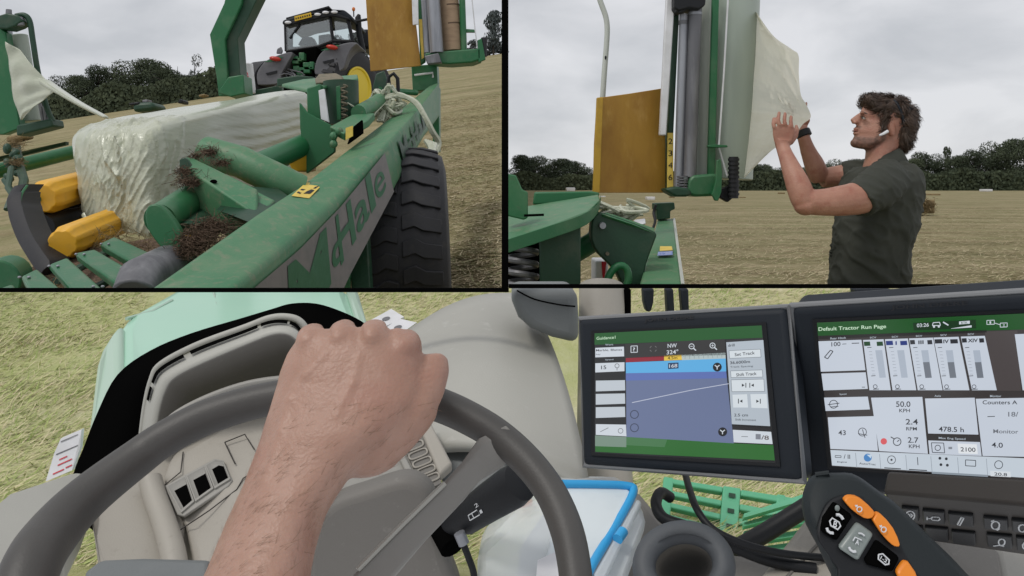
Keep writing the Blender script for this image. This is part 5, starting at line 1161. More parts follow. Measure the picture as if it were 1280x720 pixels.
# left console and white marker plates by the bonnet
MB().prism([V(-20, 634, .78), V(4, 623, .8), V(88, 588, .92), V(112, 590, .93), V(90, 640, .8), V(60, 690, .7), V(-20, 760, .62)], (0, .02, -.05)).build('left_console', 'lightgrey', CAB, bevel=.012)
tl_ = thing('marker_plate', 'white plate with red print beside the left side of the bonnet', 'marker plate', V(78, 600, 1.22))
p_ = MB().prism([V(57, 602, 1.2), V(68, 566, 1.24), V(76, 548, 1.26), V(102, 537, 1.28), V(100, 560, 1.26), V(90, 588, 1.22)], (0, .008, 0)).build('plate', 'white', tl_)
mb = MB()
for (x, y, l_) in ((66, 594, 14), (72, 583, 18), (74, 576, 10), (82, 586, 8)): mb.quad(on(p_, [(x, y), (x + l_, y - l_ * .45), (x + l_, y - l_ * .45 - 1.6), (x, y - 1.6)], .001))
mb.build('red_print', 'red_print', p_, smooth=0)
mb = MB()
for (x, y, l_) in ((76, 552, 22), (70, 568, 28)): mb.quad(on(p_, [(x, y), (x + l_, y - l_ * .42), (x + l_ - 1, y - l_ * .42 + 1.4), (x, y + 1.4)], .001))
mb.build('dark_line', 'steel_dark', p_, smooth=0)
for lab, q in (('white plate with a dark oval hole, the farther one beside the bonnet', [(456, 404), (489, 386), (505, 396), (480, 409)]), ('white plate with a dark oval hole, the nearer one behind the hand', [(478, 413), (498, 398), (521, 403), (502, 416), (488, 417)])):
    mk = thing('marker_plate', lab, 'marker plate', V(q[0][0], q[0][1], 1.62))
    pp_ = MB().prism([V(x, y, 1.5 + (410 - y) * .004) for x, y in q], (0, .01, -.01)).build('plate', 'white', mk)
    cx_ = sum(p[0] for p in q) / len(q); cy_ = sum(p[1] for p in q) / len(q)
    MB().quad(on(pp_, [(cx_ + 5 * math.cos(t) , cy_ + 2.2 * math.sin(t) - 1.2 * math.cos(t)) for t in [i * PI / 8 for i in range(16)]], .001)).build('oval_hole', 'steel_dark', pp_, smooth=0)
# steering column shroud, stalk
MB().px(outline([(380, 700), (392, 652), (405, 634), (425, 622), (456, 612), (492, 600), (512, 599), (530, 607), (542, 625), (548, 660), (560, 700), (570, 790), (380, 790)], 3), .74, .035).build('column_shroud', 'beige_dark', CAB, bevel=.018, seg=4)
MB().px(outline([(408, 640), (414, 622), (436, 612), (456, 612), (450, 640), (410, 650)], 2), .78, .02).build('shroud_cap', 'beige_mid', CAB, bevel=.01)
stk = MB().tube([V(556, 664, .74), V(578, 650, .72), V(582, 648, .72), V(612, 627, .70), V(640, 609, .685), V(650, 602, .68), V(653, 600, .678)], [.011, .0125, .0145, .0165, .018, .0165, .01], 24).build('wiper_stalk', 'black', CAB)
mb = MB(); q = on(stk, [(588, 650), (600, 643), (597, 637), (586, 644)], .0006); mb.tube([q[0], q[1], q[2], q[3], q[0]], .0005, 5); q = on(stk, [(593, 647), (590, 641)], .0006); mb.tube(q, .0005, 5)
for ch_, qq in (('2', [(595, 635), (599, 632), (597, 628), (593, 631)]), ('1', [(601, 642), (604, 640), (602, 636), (599.5, 638)])): text_on(mb, on(stk, qq, .0006), ch_)
mb.build('stalk_icon', 'icon', stk)
MB().tube([V(546, 648, .745), V(566, 684, .72)], .012, 14).build('stalk_collar', 'void', CAB)
ky = thing('ignition_key', 'small metal key hanging below the black wiper stalk', 'key', V(578, 690, .7)); MB().tube([V(574, 666, .7), V(580, 680, .7)], .005, 10).build('key_head', 'steel', ky); MB().tube(crom([V(580, 682, .7), V(586, 698, .7), V(592, 716, .7), V(594, 740, .7)], 3), .003, 8).build('key_cord', 'black', ky)
# steering wheel
SW = [(18, 790, .47, 36), (38, 712, .5, 35), (65, 668, .53, 32.5), (107, 623, .56, 28), (171, 573, .59, 24), (208, 547, .6, 22.5), (262, 520, .612, 22), (330, 500, .62, 21), (400, 490, .622, 21), (470, 489, .618, 21), (540, 503, .605, 21), (600, 530, .59, 20.5), (645, 563, .575, 20), (683, 607, .555, 20), (707, 658, .535, 21), (719, 715, .515, 21), (724, 790, .49, 22)]
pts = crom([V(x, y, d) for x, y, d, r_ in SW], 6); rad = crom([(r_ / F * d, 0, 0) for x, y, d, r_ in SW], 6)
whl = MB().tube(pts, [v.x for v in rad], 28, up=(0, -1, .4)).build('steering_wheel', 'wheelgrey', CAB, smooth=180)
mb = MB(); mb.loft([[V(*p, d) for p in q] for q, d in (([(596, 548), (634, 530), (655, 552), (628, 586)], .575), ([(574, 579), (594, 570), (608, 590), (586, 612)], .57), ([(540, 617), (556, 606), (584, 622), (552, 650)], .56), ([(490, 668), (504, 656), (536, 672), (506, 702)], .54), ([(430, 732), (446, 714), (488, 724), (462, 760)], .52), ([(380, 790), (400, 770), (450, 780), (420, 810)], .5))])
sp = mb.build('spoke', 'spoke', whl, bevel=.006, seg=3, smooth=60)
mb = MB(); mb.tube([V(556, 604, .557), V(504, 654.5, .538), V(447, 712, .518)], .0018, 8); mb.build('spoke_edge', 'lightgrey', sp)
# console under the monitors
MB().prism([V(690, 620, .95), V(740, 600, 1.0), V(800, 612, .98), V(840, 660, .9), V(920, 690, .86), (V(1000, 700, .84)), V(1000, 780, .74), V(640, 780, .74), V(650, 680, .86)], (0, .04, -.04)).build('side_console', 'beige_dark', CAB, bevel=.012)
MB().prism([V(945, 730, .74), V(968, 700, .77), V(1010, 646, .82), V(1050, 640, .82), V(1080, 760, .7), V(945, 780, .7)], (0, .03, -.03)).build('armrest_panel', 'beige', CAB, bevel=.006)
MB().tube([V(983, 722, .745), V(1022, 680, .78)], .0015, 6).build('panel_seam', 'beige_dark', CAB)
cp = MB(); ring = [V(855 + 50 * math.cos(t), 708 + 43 * math.sin(t), .66 - .02 * math.sin(t)) for t in [i * 2 * PI / 48 for i in range(48)]]
cp.tube(ring, .0095, 16, closed=True, up=(0, -1, 0)); ch_ = cp.build('cup_holder', 'cupring', CAB)
mb = MB(); mb.loft([[V(855 + 48 * s_ * math.cos(t), 708 + 41 * s_ * math.sin(t), dd) for t in [i * 2 * PI / 40 for i in range(40)]] for s_, dd in ((1.0, .665), (.93, .69), (.86, .73))], True, False); mb.quad([V(855 + 40 * math.cos(t), 710 + 34 * math.sin(t), .735) for t in [i * 2 * PI / 40 for i in range(40)]], 1); mb.build('cup_well', ['cupring', 'beige_dark'], ch_, smooth=60)
# green slotted steps outside the door
stp = thing('access_step', 'mint green slotted access step seen below the left monitor', 'step', V(900, 680, 1.5))
def Sx(u, v): # step surface: u left..right, v far..near, in photo pixels
    return V(834 + 140 * u + (-6) * v, 597 + 22 * u + 62 * v + 20 * u * v, 1.55 - .12 * v)
def bar(u0, v0, u1, v1, nm='slat', t=.012):
    mb = MB(); mb.prism([Sx(u0, v0), Sx(u1, v0), Sx(u1, v1), Sx(u0, v1)], (0, .01, -t)); return mb.build(nm, 'mint', stp, bevel=.003)
for k in range(5):
    bar(0, k * .235, .5, k * .235 + .1); bar(.66, k * .235, 1.3, k * .235 + .1)
bar(-.03, -.02, .06, 1.12, 'rail'); tie = bar(.5, -.02, .66, 1.12, 'rail'); bar(.98, -.02, 1.06, 1.12, 'rail')
bar(-.1, .96, 1.3, 1.16, 'front_rail', .02)
for k in range(4):
    mb = MB(); mb.quad([Sx(u, v) + Vector((0, -.004, .0025)) for u, v in ((.55, .1 + k * .26), (.61, .1 + k * .26), (.61, .17 + k * .26), (.55, .17 + k * .26))]); mb.build('bolt_slot', 'green_dark', tie, smooth=0)
for k in range(6):
    MB().prism([V(930, 642 + k * 11, 1.3), V(1012, 600 + k * 15 + 15, 1.32), V(1012, 608 + k * 15 + 15, 1.3), V(930, 647 + k * 11, 1.28)], (0, .01, -.01)).build('slat', 'mint', stp)
# cables and strut
cb = tag(MB().tube(crom([V(856, 590, .86), V(862, 612, .82), V(872, 638, .78), V(892, 662, .76), V(930, 680, .75), V(980, 692, .75), V(1040, 698, .76)], 6), .0036, 10).build('cable', 'black', None), 'thin black cable hanging from the left monitor to the armrest', 'cable')
cb = tag(MB().tube(crom([V(838, 622, .85), V(826, 616, .84), V(820, 630, .82), V(830, 648, .8), V(862, 660, .78), V(900, 676, .77), V(960, 700, .76), V(1020, 712, .75)], 6), .0058, 12).build('cable', 'black', None), 'thick black cable looping behind the round cup holder', 'cable')
tag(MB().tube([V(915, 690, .98), V(960, 664, 1.0), V(1020, 626, 1.0)], .0115, 12).build('monitor_strut', 'black', None), 'black strut rising to the controller in front of the green step', 'strut')
# clear food box with blue lid edge
fx = thing('plastic_box', 'clear plastic box with a blue rimmed lid beside the steering wheel', 'box', V(720, 715, .72))
gl = bpy.data.materials.new('milky_plastic'); gl.use_nodes = True; b_ = gl.node_tree.nodes['Principled BSDF']; b_.inputs['Base Color'].default_value = (.82, .87, .9, 1); b_.inputs['Roughness'].default_value = .3; b_.inputs['Alpha'].default_value = .5; M['milky'] = gl
MB().prism([V(596, 690, .72), V(646, 640, .76), V(703, 608, .8), V(790, 610, .82), V(812, 655, .78), V(788, 725, .7), V(760, 800, .64), V(596, 800, .64)], (0, .09, -.02)).build('box_body', 'milky', fx, bevel=.008)
lid = MB().prism([V(703, 605, .79), V(784, 608, .81), V(792, 618, .80), V(742, 704, .70), V(722, 745, .67), V(672, 740, .67)], (.0, .008, -.008)).build('lid', 'clear', fx, bevel=.003)
MB().tube(crom([V(703, 605, .788), V(745, 605.5, .799), V(784, 607.5, .808), V(791.5, 616, .80), V(768, 660, .75), V(742, 703, .70), V(722, 745, .668)], 5), .0042, 10).build('lid_rim', 'blue', lid)
MB().prism([V(797, 622, .79), V(803, 628, .79), V(757, 722, .68), V(745, 735, .67), V(743, 716, .685)], (0, .01, -.01)).build('lid_flange', 'milky', fx, bevel=.003)
MB().tube([V(772, 674, .725), V(779, 664, .735)], .005, 10).build('latch', 'blue', fx)
tag(MB().prism([V(645, 620, .83), V(660, 612, .84), V(668, 630, .83), V(650, 634, .82)], (0, .02, -.01)).build('orange_wrapper', 'btn_orange', None, bevel=.004), 'small orange wrapper poking out behind the black stalk', 'wrapper')
tag(MB().prism([V(672, 700, .7), V(698, 688, .71), V(700, 740, .66), V(668, 745, .66)], (0, .01, -.01)).build('paper_label', 'white', None), 'white paper sheet lying inside the clear plastic box', 'paper')

# ------------------------------------------------------------------ monitors
EM = {}
def ec(rgb, k=.95):
    key = (rgb, k)
    if key not in EM: EM[key] = emat('screen_colour', rgb, k)
    return EM[key]
class Screen:
    def __init__(s, pl, base): s.pl = pl; s.mb = MB(); s.mats = []; s.L = base
    def mi(s, rgb):
        if rgb not in s.mats: s.mats.append(rgb)
        return s.mats.index(rgb)
    def poly(s, pts, rgb, lay=1): s.mb.quad([OP(s.pl, x, y, s.L + lay * .0003) for x, y in pts], s.mi(rgb)); return s
    def line(s, pts, w_, rgb, lay=2):
        for (x0, y0), (x1, y1) in zip(pts, pts[1:]):
            dx, dy = x1 - x0, y1 - y0; l_ = math.hypot(dx, dy) or 1; nx, ny = -dy / l_ * w_ / 2, dx / l_ * w_ / 2
            s.poly([(x0 + nx, y0 + ny), (x1 + nx, y1 + ny), (x1 - nx, y1 - ny), (x0 - nx, y0 - ny)], rgb, lay)
    def circ(s, x, y, r_, rgb, lay=2, w_=0, n=20):
        P = [(x + r_ * math.cos(2 * PI * i / n), y + r_ * math.sin(2 * PI * i / n)) for i in range(n + 1)]
        if w_: s.line(P, w_, rgb, lay)
        else: s.poly(P[:-1], rgb, lay)
    def text(s, t, bl, br, h, rgb, lay=3, bold=.012):
        hx = -(br[1] - bl[1]) * 0; q = [OP(s.pl, *bl, s.L + lay * .0003), OP(s.pl, *br, s.L + lay * .0003), OP(s.pl, br[0] - h * .02, br[1] - h, s.L + lay * .0003), OP(s.pl, bl[0] - h * .02, bl[1] - h, s.L + lay * .0003)]
        text_on(s.mb, q, t, s.mi(rgb), bold)
    def build(s, nm, parent): return s.mb.build(nm, [ec(c) for c in s.mats], parent, smooth=0, merge=False)
def monitor(lab, TL, TR, BR, BL, d0, inner, depth=.035):
    root = thing('display_monitor', lab, 'monitor', V(BL[0], BL[1], d0)); q = para([BL, BR, TR, TL], d0); pl = plane(q[0], q[1], q[3]); n = pl[1]
    MB().prism([q[0], q[1], q[2], q[3]], -n * depth).build('bezel', 'bezel', root, bevel=.007, seg=4)
    MB().tube([p - n * .006 for p in q], .0035, 8, closed=True).build('bezel_edge', 'bezel_edge', root)
    iq = [OP(pl, *p, .0004) for p in inner]
    c = sum(iq, Vector()) / 4; oq = [c + (p - c) * 1.045 for p in iq]
    MB().loft([[p for p in oq], [p + n * .0012 for p in oq], [p + n * .0004 for p in iq]], True, False).build('screen_frame', 'black', root)
    return root, pl, n, q
m1, pl1, n1_, q1 = monitor('left touch monitor showing the guidance map with a blue band', (722, 398), (983, 383), (1003, 602), (727, 582), .86, [(744, 566), (970, 579), (953, 407), (744, 417)])
S = Screen(pl1, .001)
def z(x, y): return (720 + x / 3.131, 380 + y / 3.131)
def Z(*p): return [z(*a_) for a_ in p]
WH, LG, DK, GR, SL = (205, 212, 220), (178, 188, 198), (38, 38, 40), (22, 84, 32), (104, 116, 150)
S.poly([(744, 566), (970, 579), (953, 407), (744, 417)], (30, 32, 34), 0)
S.poly(Z((75, 115), (728, 84), (732, 132), (75, 160)), GR); S.text('Guidance1', z(84, 141), z(158, 136), 3.8, (190, 220, 190))
S.poly(Z((195, 157), (585, 137), (588, 200), (195, 212)), (46, 46, 46))
S.text('NW', z(362, 172), z(398, 170), 5, WH); S.text('324°', z(358, 198), z(404, 195), 5.5, WH)
for x, sg in ((455, 0), (537, 1)):
    c_ = z(x, 166 - (x - 455) * .04); S.circ(*c_, 3.2, WH, w_=1); S.line([(c_[0] + 2.4, c_[1] + 2.4), (c_[0] + 5.5, c_[1] + 5.2)], 1.4, WH); S.line([(c_[0] - 1.5, c_[1]), (c_[0] + 1.5, c_[1])], .8, WH)
    if sg: S.line([(c_[0], c_[1] - 1.5), (c_[0], c_[1] + 1.5)], .8, WH)
S.line(Z((218, 165), (243, 164), (243, 189), (218, 190), (218, 165)), .9, WH); S.text('?', z(226, 186), z(235, 186), 5, WH)
for a_ in ((292, 172, 298, 165), (312, 165, 318, 170), (292, 180, 298, 186), (312, 186, 318, 180)): S.line(Z(a_[:2], a_[2:]), .7, (120, 120, 120))
S.poly(Z((78, 172), (190, 167), (191, 205), (78, 209)), WH); S.text('Marble, Blanes', z(82, 187), z(184, 184), 3, (60, 62, 66)); S.text('hay', z(82, 202), z(100, 201), 2.4, (90, 92, 96))
S.poly(Z((78, 232), (192, 228), (192, 263), (78, 268)), WH); S.text('15', z(102, 256), z(122, 255), 4.6, (50, 52, 56)); S.circ(*z(164, 242), 2.6, (110, 112, 116), 3, w_=.8); S.line(Z((164, 250), (164, 260)), .8, (110, 112, 116), 3)
S.text('Work', z(118, 163), z(150, 162), 2, LG); S.text('Speed', z(118, 222), z(150, 221), 2, LG)
for y in (300, 352, 404): S.poly(Z((80, y), (194, y - 2), (195, y + 38), (80, y + 42)), (190, 198, 206))
S.poly(Z((80, 470), (198, 472), (200, 518), (80, 512)), WH); S.line(Z((98, 500), (130, 484)), .8, (120, 124, 130)); S.circ(*z(178, 496), 3, (120, 124, 130), 3, w_=.8)
S.poly(Z((197, 212), (347, 203), (347, 221), (197, 229)), (140, 30, 48)); S.poly(Z((347, 203), (415, 199), (417, 219), (347, 222)), (226, 190, 70)); S.text('4.5m', z(362, 218), z(400, 216), 3.8, (70, 56, 20)); S.poly(Z((415, 199), (587, 191), (588, 214), (417, 220)), (176, 190, 190))
for i in range(9): S.line(Z((430 + i * 18, 200 - i * .8), (430 + i * 18, 216 - i * .8)), .5, (130, 144, 146), 3)
S.poly(Z((197, 229), (588, 213), (590, 264), (198, 271)), (92, 172, 224)); S.poly(Z((363, 231), (404, 229), (404, 252), (363, 255)), (32, 60, 96), 2); S.text('168', z(368, 250), z(400, 248), 4.4, WH)
S.poly(Z((198, 271), (590, 264), (620, 545), (200, 520)), SL); S.line(Z((222, 386), (450, 338), (600, 312)), .9, (190, 196, 214)); S.poly(Z((198, 271), (590, 264), (592, 290), (198, 300)), (92, 112, 176), 2)
for x, y in ((556, 247), (577, 500)):
    c_ = z(x, y); S.circ(*c_, 5.6, (24, 26, 30), 3)
    S.line([(c_[0], c_[1] + 3), (c_[0], c_[1]), (c_[0] - 3, c_[1] - 2.4)], 1.2, WH, 4); S.line([(c_[0], c_[1]), (c_[0] + 3, c_[1] - 2.4)], 1.2, WH, 4)
for x, y in ((232, 432), (232, 484)): S.circ(*z(x, y), 5, (60, 66, 84), 3, w_=1)
S.poly(Z((590, 150), (735, 141), (762, 478), (612, 470)), LG); S.poly(Z((590, 141), (735, 132), (735, 141), (590, 150)), DK, 2)
S.text('drill', z(598, 168), z(624, 166), 3.4, (70, 74, 80))
for a_, tx in ((((602, 183), (725, 177), (727, 208), (604, 213)), 'Set Track'), (((608, 262), (732, 258), (734, 286), (610, 288)), 'Shift Track'), (((610, 297), (738, 294), (741, 342), (613, 343)), '')):
    S.poly(Z(*a_), (212, 220, 226), 2); S.line(Z(*a_, a_[0]), .6, (120, 128, 136), 3)
    if tx: S.text(tx, z(a_[0][0] + 22, a_[0][1] + 22), z(a_[1][0] - 22, a_[1][1] + 20), 4, (52, 56, 62))
S.text('36.6000m', z(606, 236), z(684, 231), 3.6, (46, 50, 56)); S.text('Track Spacing', z(606, 252), z(696, 248), 2.8, (84, 90, 96))
def arrow(x, y, dr, c=(40, 44, 48)):
    a_, b_ = z(x, y); S.poly([(a_ - 3 * dr, b_ - 2), (a_ + .5 * dr, b_), (a_ - 3 * dr, b_ + 2)], c, 4); S.line([(a_ + 2 * dr, b_ - 3), (a_ + 2 * dr, b_ + 3)], 1, c, 4)
arrow(662, 318, 1); arrow(690, 318, -1)
for a_, dr in ((((615, 355), (672, 353), (676, 405), (618, 405)), -1), (((685, 353), (748, 352), (752, 408), (689, 406)), 1)): S.poly(Z(*a_), (212, 220, 226), 2); arrow((a_[0][0] + a_[2][0]) / 2, (a_[0][1] + a_[2][1]) / 2, dr)
S.text('2.5 cm', z(622, 440), z(676, 440), 3.6, (50, 54, 60)); S.text('Shift Increment', z(626, 456), z(708, 458), 2.6, (90, 96, 100))
S.poly(Z((614, 476), (764, 486), (766, 500), (616, 492)), DK, 2); S.poly(Z((616, 492), (766, 500), (772, 548), (620, 541)), WH, 2); S.line(Z((650, 518), (676, 519)), .8, (120, 124, 130), 3); S.text('/8', z(728, 530), z(758, 532), 5.4, (90, 80, 76)); S.poly(Z((706, 508), (726, 509), (726, 530), (706, 529)), (128, 132, 142), 3)
S.poly(Z((78, 514), (200, 520), (620, 545), (774, 552), (780, 612), (78, 578)), (44, 104, 46)); S.poly(Z((78, 514), (200, 520), (200, 560), (78, 556)), (120, 142, 128), 2); S.poly(Z((200, 520), (360, 530), (350, 560), (200, 552)), (70, 118, 76), 2)  # paler patches at left: reflections painted onto the green bar
S.build('screen', m1)
mb = MB(); text_on(mb, [OP(pl1, 806, 404, .0012), OP(pl1, 868, 400, .0012), OP(pl1, 867.5, 393.5, .0012), OP(pl1, 806, 397, .0012)], 'JOHN DEERE', bold=.02); mb.build('maker_letters', 'ghost', m1, smooth=0)

m2, pl2, n2_, q2 = monitor('right touch monitor showing the tractor run page with gauges', (988, 385), (1302, 366), (1308, 637), (1012, 611), .8, [(1040, 582), (1297, 600), (1288, 391), (1021.5, 402.5)])
S = Screen(pl2, .001)
def z(x, y): return (990 + x / 3, 370 + y / 3)
S.poly([(1040, 582), (1297, 600), (1288, 391), (1021.5, 402.5)], (58, 54, 54), 0)
S.poly(Z((95, 98), (893, 62), (897, 122), (99, 147)), (18, 78, 26)); S.text('Default Tractor Run Page', z(102, 132), z(355, 121), 6, (200, 228, 200)); S.poly(Z((455, 98), (690, 86), (692, 118), (458, 126)), (14, 50, 20), 2); S.text('03:26', z(470, 114), z(515, 111), 4.6, WH)
c_ = z(543, 104); S.line([(c_[0] - 5, c_[1] + 1), (c_[0] - 4, c_[1] - 2.5), (c_[0] + 4, c_[1] - 3), (c_[0] + 5, c_[1] + 1), (c_[0] - 5, c_[1] + 1)], 1, WH, 3); S.circ(c_[0] - 3, c_[1] + 2.5, 1.4, WH, 3); S.circ(c_[0] + 3, c_[1] + 2.3, 1.4, WH, 3)
S.line(Z((568, 94), (588, 106)), 1.6, WH, 3); S.poly(Z((628, 92), (668, 89), (668, 100), (628, 103)), WH, 3); S.text('RTK', z(636, 101), z(660, 99), 2.6, (30, 70, 36), 4); S.poly(Z((598, 118), (675, 106), (675, 114), (598, 119)), WH, 3)
for a_ in ((732, 88, 760, 102), (782, 98, 808, 112)): S.line(Z((a_[0], a_[1]), (a_[2], a_[1] - 1), (a_[2], a_[3]), (a_[0], a_[3] + 1), (a_[0], a_[1])), .8, WH, 3)
S.text('1', z(742, 100), z(748, 100), 3, WH); S.text('2', z(792, 110), z(799, 110), 3, WH); S.line(Z((762, 98), (782, 104)), .8, WH, 3)
B1 = (198, 206, 218); B2 = (170, 180, 194); TX = (58, 60, 66)
S.poly(Z((99, 147), (730, 124), (731, 134), (100, 160)), (34, 32, 32), 1); S.text('Rear Hitch', z(146, 160), z(204, 157), 2.6, LG)
S.poly(Z((101, 167), (262, 161), (277, 275), (110, 281)), B1, 2); S.text('100', z(150, 186), z(184, 184), 5.4, TX); S.line(Z((190, 177), (206, 176)), .7, TX, 3); S.line(Z((226, 174), (254, 173)), 1, TX, 3); S.line(Z((124, 226), (146, 200), (156, 204), (136, 232), (124, 226)), 1.1, TX, 3)
S.poly(Z((112, 288), (278, 283), (286, 345), (120, 351)), B1, 2); S.line(Z((264, 338), (276, 338)), .8, TX, 3)
cols = [(268, 345, (22, 66, 34), ''), (350, 436, (30, 50, 120), 'I'), (440, 530, (50, 52, 58), 'III'), (532, 626, (44, 46, 52), 'IV'), (634, 724, (44, 46, 52), 'XIV')]
for i, (x0, x1, hc, nm) in enumerate(cols):
    k0, k1 = 24 + i * 4.5, 27 + i * 4.5; y0 = 162 - (x0 - 268) * .035; y1 = 350
    S.poly(Z((x0, y0), (x1, y0 - 3), (x1 + k1, y1), (x0 + k0, y1)), B1, 2)
    S.text('SCV', z(x0 + 26, y0 - 6), z(x0 + 50, y0 - 7), 2.2, LG)
    for a_, b_ in (((.04, .24), (.76, .96)) if len(nm) > 2 else ((.04, .34), (.66, .96))):
        w_ = x1 - x0; S.poly(Z((x0 + w_ * a_, y0 + 6), (x0 + w_ * b_, y0 + 5), (x0 + w_ * b_ + 2, y0 + 21), (x0 + w_ * a_ + 2, y0 + 22)), hc, 3)
    if nm: S.text(nm, z(x0 + (x1 - x0) * (.47 if len(nm) < 2 else .3 if nm == 'XIV' else .4), y0 + 20), z(x0 + (x1 - x0) * (.53 if len(nm) < 2 else .72 if nm == 'XIV' else .62), y0 + 19), 4.6, hc, 5, .03)
    xm = x0 + 46; S.poly(Z((xm, 200), (xm + 26, 199), (xm + 40, 302), (xm + 16, 303)), B2, 3)
    if i >= 2: S.poly(Z((xm + 7, 244), (xm + 31, 243), (xm + 40, 302), (xm + 16, 303)), (112, 118, 128), 4)
    for y in (190, 296): S.line(Z((x0 + 16 + (y - 190) * .14, y), (x0 + 32 + (y - 190) * .14, y - 1)), .8, TX, 3)
    for y in range(205, 290, 12): S.line(Z((x0 + 20 + (y - 190) * .14, y), (x0 + 32 + (y - 190) * .14, y)), .4, (130, 136, 146), 3)
    S.circ(*z(x0 + 46 + i, 336), 2.4, TX, 3, w_=.8); S.line(Z((x0 + 38 + i, 346), (x0 + 60 + i, 345)), .8, TX, 3)
S.poly(Z((724, 130), (846, 126), (860, 352), (752, 352)), (74, 68, 68), 1); S.poly(Z((836, 140), (895, 138), (905, 350), (866, 350)), B1, 2)
S.poly(Z((122, 378), (286, 374), (294, 422), (128, 428)), B1, 2); S.circ(*z(158, 402), 5, TX, 3, w_=.9); S.line(Z((136, 404), (180, 398)), .9, TX, 3); S.line(Z((148, 412), (176, 410)), .8, TX, 3)
S.text('Speed', z(180, 369), z(206, 368), 2.4, LG); S.text('Axle', z(536, 374), z(560, 374), 2.4, LG); S.text('Monitor', z(744, 375), z(786, 375), 2.6, LG)
S.poly(Z((136, 452), (312, 447), (324, 577), (146, 570)), B1, 2); S.text('43', z(176, 518), z(204, 518), 6.2, TX); S.circ(*z(266, 506), 5, TX, 3, w_=.9); S.line(Z((250, 512), (284, 518)), .9, TX, 3); S.line(Z((266, 496), (276, 528)), .9, TX, 3)
S.poly(Z((298, 378), (490, 375), (511, 588), (328, 578)), B1, 2); S.text('50.0', z(392, 412), z(446, 412), 7, TX); S.text('KPH', z(404, 432), z(444, 432), 4.4, TX); S.text('2.4', z(428, 478), z(474, 478), 7, TX); S.text('RPM', z(430, 500), z(470, 500), 4.2, TX); S.text('2.7', z(436, 546), z(476, 547), 7, TX); S.text('KPH', z(440, 566), z(480, 567), 4.6, TX)
S.circ(*z(346, 541), 4, (214, 90, 96), 3); c_ = z(396, 542); S.circ(*c_, 4.8, TX, 3, w_=1.1); S.line([(c_[0] - 8, c_[1] - 6), (c_[0] - 3, c_[1] - 3)], 1.2, TX, 3); S.line([c_, (c_[0] + 2.6, c_[1] - 2)], 1, TX, 3)
S.poly(Z((500, 381), (686, 378), (700, 516), (512, 512)), B1, 2); S.text('478.5 h', z(552, 504), z(646, 507), 6.4, TX); S.poly(Z((510, 516), (704, 520), (706, 542), (512, 536)), (60, 58, 58), 3); S.text('Max Eng Speed', z(552, 533), z(652, 537), 3.2, LG, 4)
S.poly(Z((512, 538), (706, 544), (712, 596), (517, 589)), B1, 2); S.line(Z((524, 546), (570, 547), (574, 584), (528, 582), (524, 546)), .9, TX, 3); S.circ(*z(548, 565), 3.4, TX, 3, w_=.9); S.line(Z((588, 563), (602, 563)), .9, TX, 3); S.line(Z((588, 568), (602, 568)), .9, TX, 3); S.poly(Z((622, 549), (694, 552), (698, 588), (626, 586)), (226, 230, 234), 3); S.text('2100', z(634, 577), z(690, 579), 5.4, TX, 5)
S.poly(Z((690, 382), (890, 378), (915, 600), (716, 596)), B1, 2); S.text('Counters A', z(716, 402), z(846, 402), 5, TX); S.line(Z((734, 448), (762, 447)), .9, TX, 3); S.text('18/', z(812, 448), z(850, 448), 6, (110, 114, 122)); S.text('Monitor', z(756, 510), z(850, 512), 5, (110, 114, 122)); S.text('4.0', z(750, 563), z(792, 565), 6.4, TX)
S.poly(Z((146, 574), (905, 606), (915, 680), (152, 632)), (196, 206, 216), 2)
for x in (240, 330, 428, 522, 622, 730): S.line(Z((x, 580 + (x - 146) * .044), (x + 5, 634 + (x - 146) * .06)), .6, (140, 148, 158), 3)
S.text('/ II', z(196, 606), z(220, 607), 5.4, TX); S.line(Z((164, 594), (186, 595), (186, 602), (164, 601), (164, 594)), .7, TX, 3); S.text('Engine', z(172, 622), z(208, 623), 2.4, TX); S.circ(*z(286, 602), 5, (72, 130, 190), 3); S.poly(Z((282, 590), (300, 591), (298, 604)), (196, 214, 230), 4)
S.text('AutoTrac', z(254, 627), z(316, 631), 2.4, TX); c_ = z(375, 610); S.circ(*c_, 5, TX, 3, w_=.8); S.circ(*c_, 1.4, TX, 3); S.line(Z((348, 640), (410, 644)), 1.2, TX, 3); S.line(Z((472, 600), (474, 630)), .9, TX, 3); S.line(Z((440, 646), (508, 650)), 1.2, TX, 3)
for x, y in ((556, 604), (580, 606), (560, 628), (584, 630)): S.circ(*z(x, y), 1.8, TX, 3)
S.line(Z((652, 610), (690, 612), (690, 634), (652, 632), (652, 610)), .9, TX, 3); c_ = z(776, 628); S.circ(*c_, 5, TX, 3, w_=.9)
S.poly(Z((744, 650), (820, 654), (822, 674), (746, 670)), (214, 220, 226), 4); S.text('20.8', z(760, 667), z(808, 670), 4, TX, 5); S.poly(Z((525, 654), (735, 666), (736, 674), (526, 662)), (140, 150, 160), 3)
S.build('screen', m2)
mb = MB(); text_on(mb, [OP(pl2, 1114, 388, .0012), OP(pl2, 1210, 382, .0012), OP(pl2, 1210, 375, .0012), OP(pl2, 1114, 381, .0012)], 'JOHN DEERE', bold=.02); mb.build('maker_letters', 'ghost', m2, smooth=0)

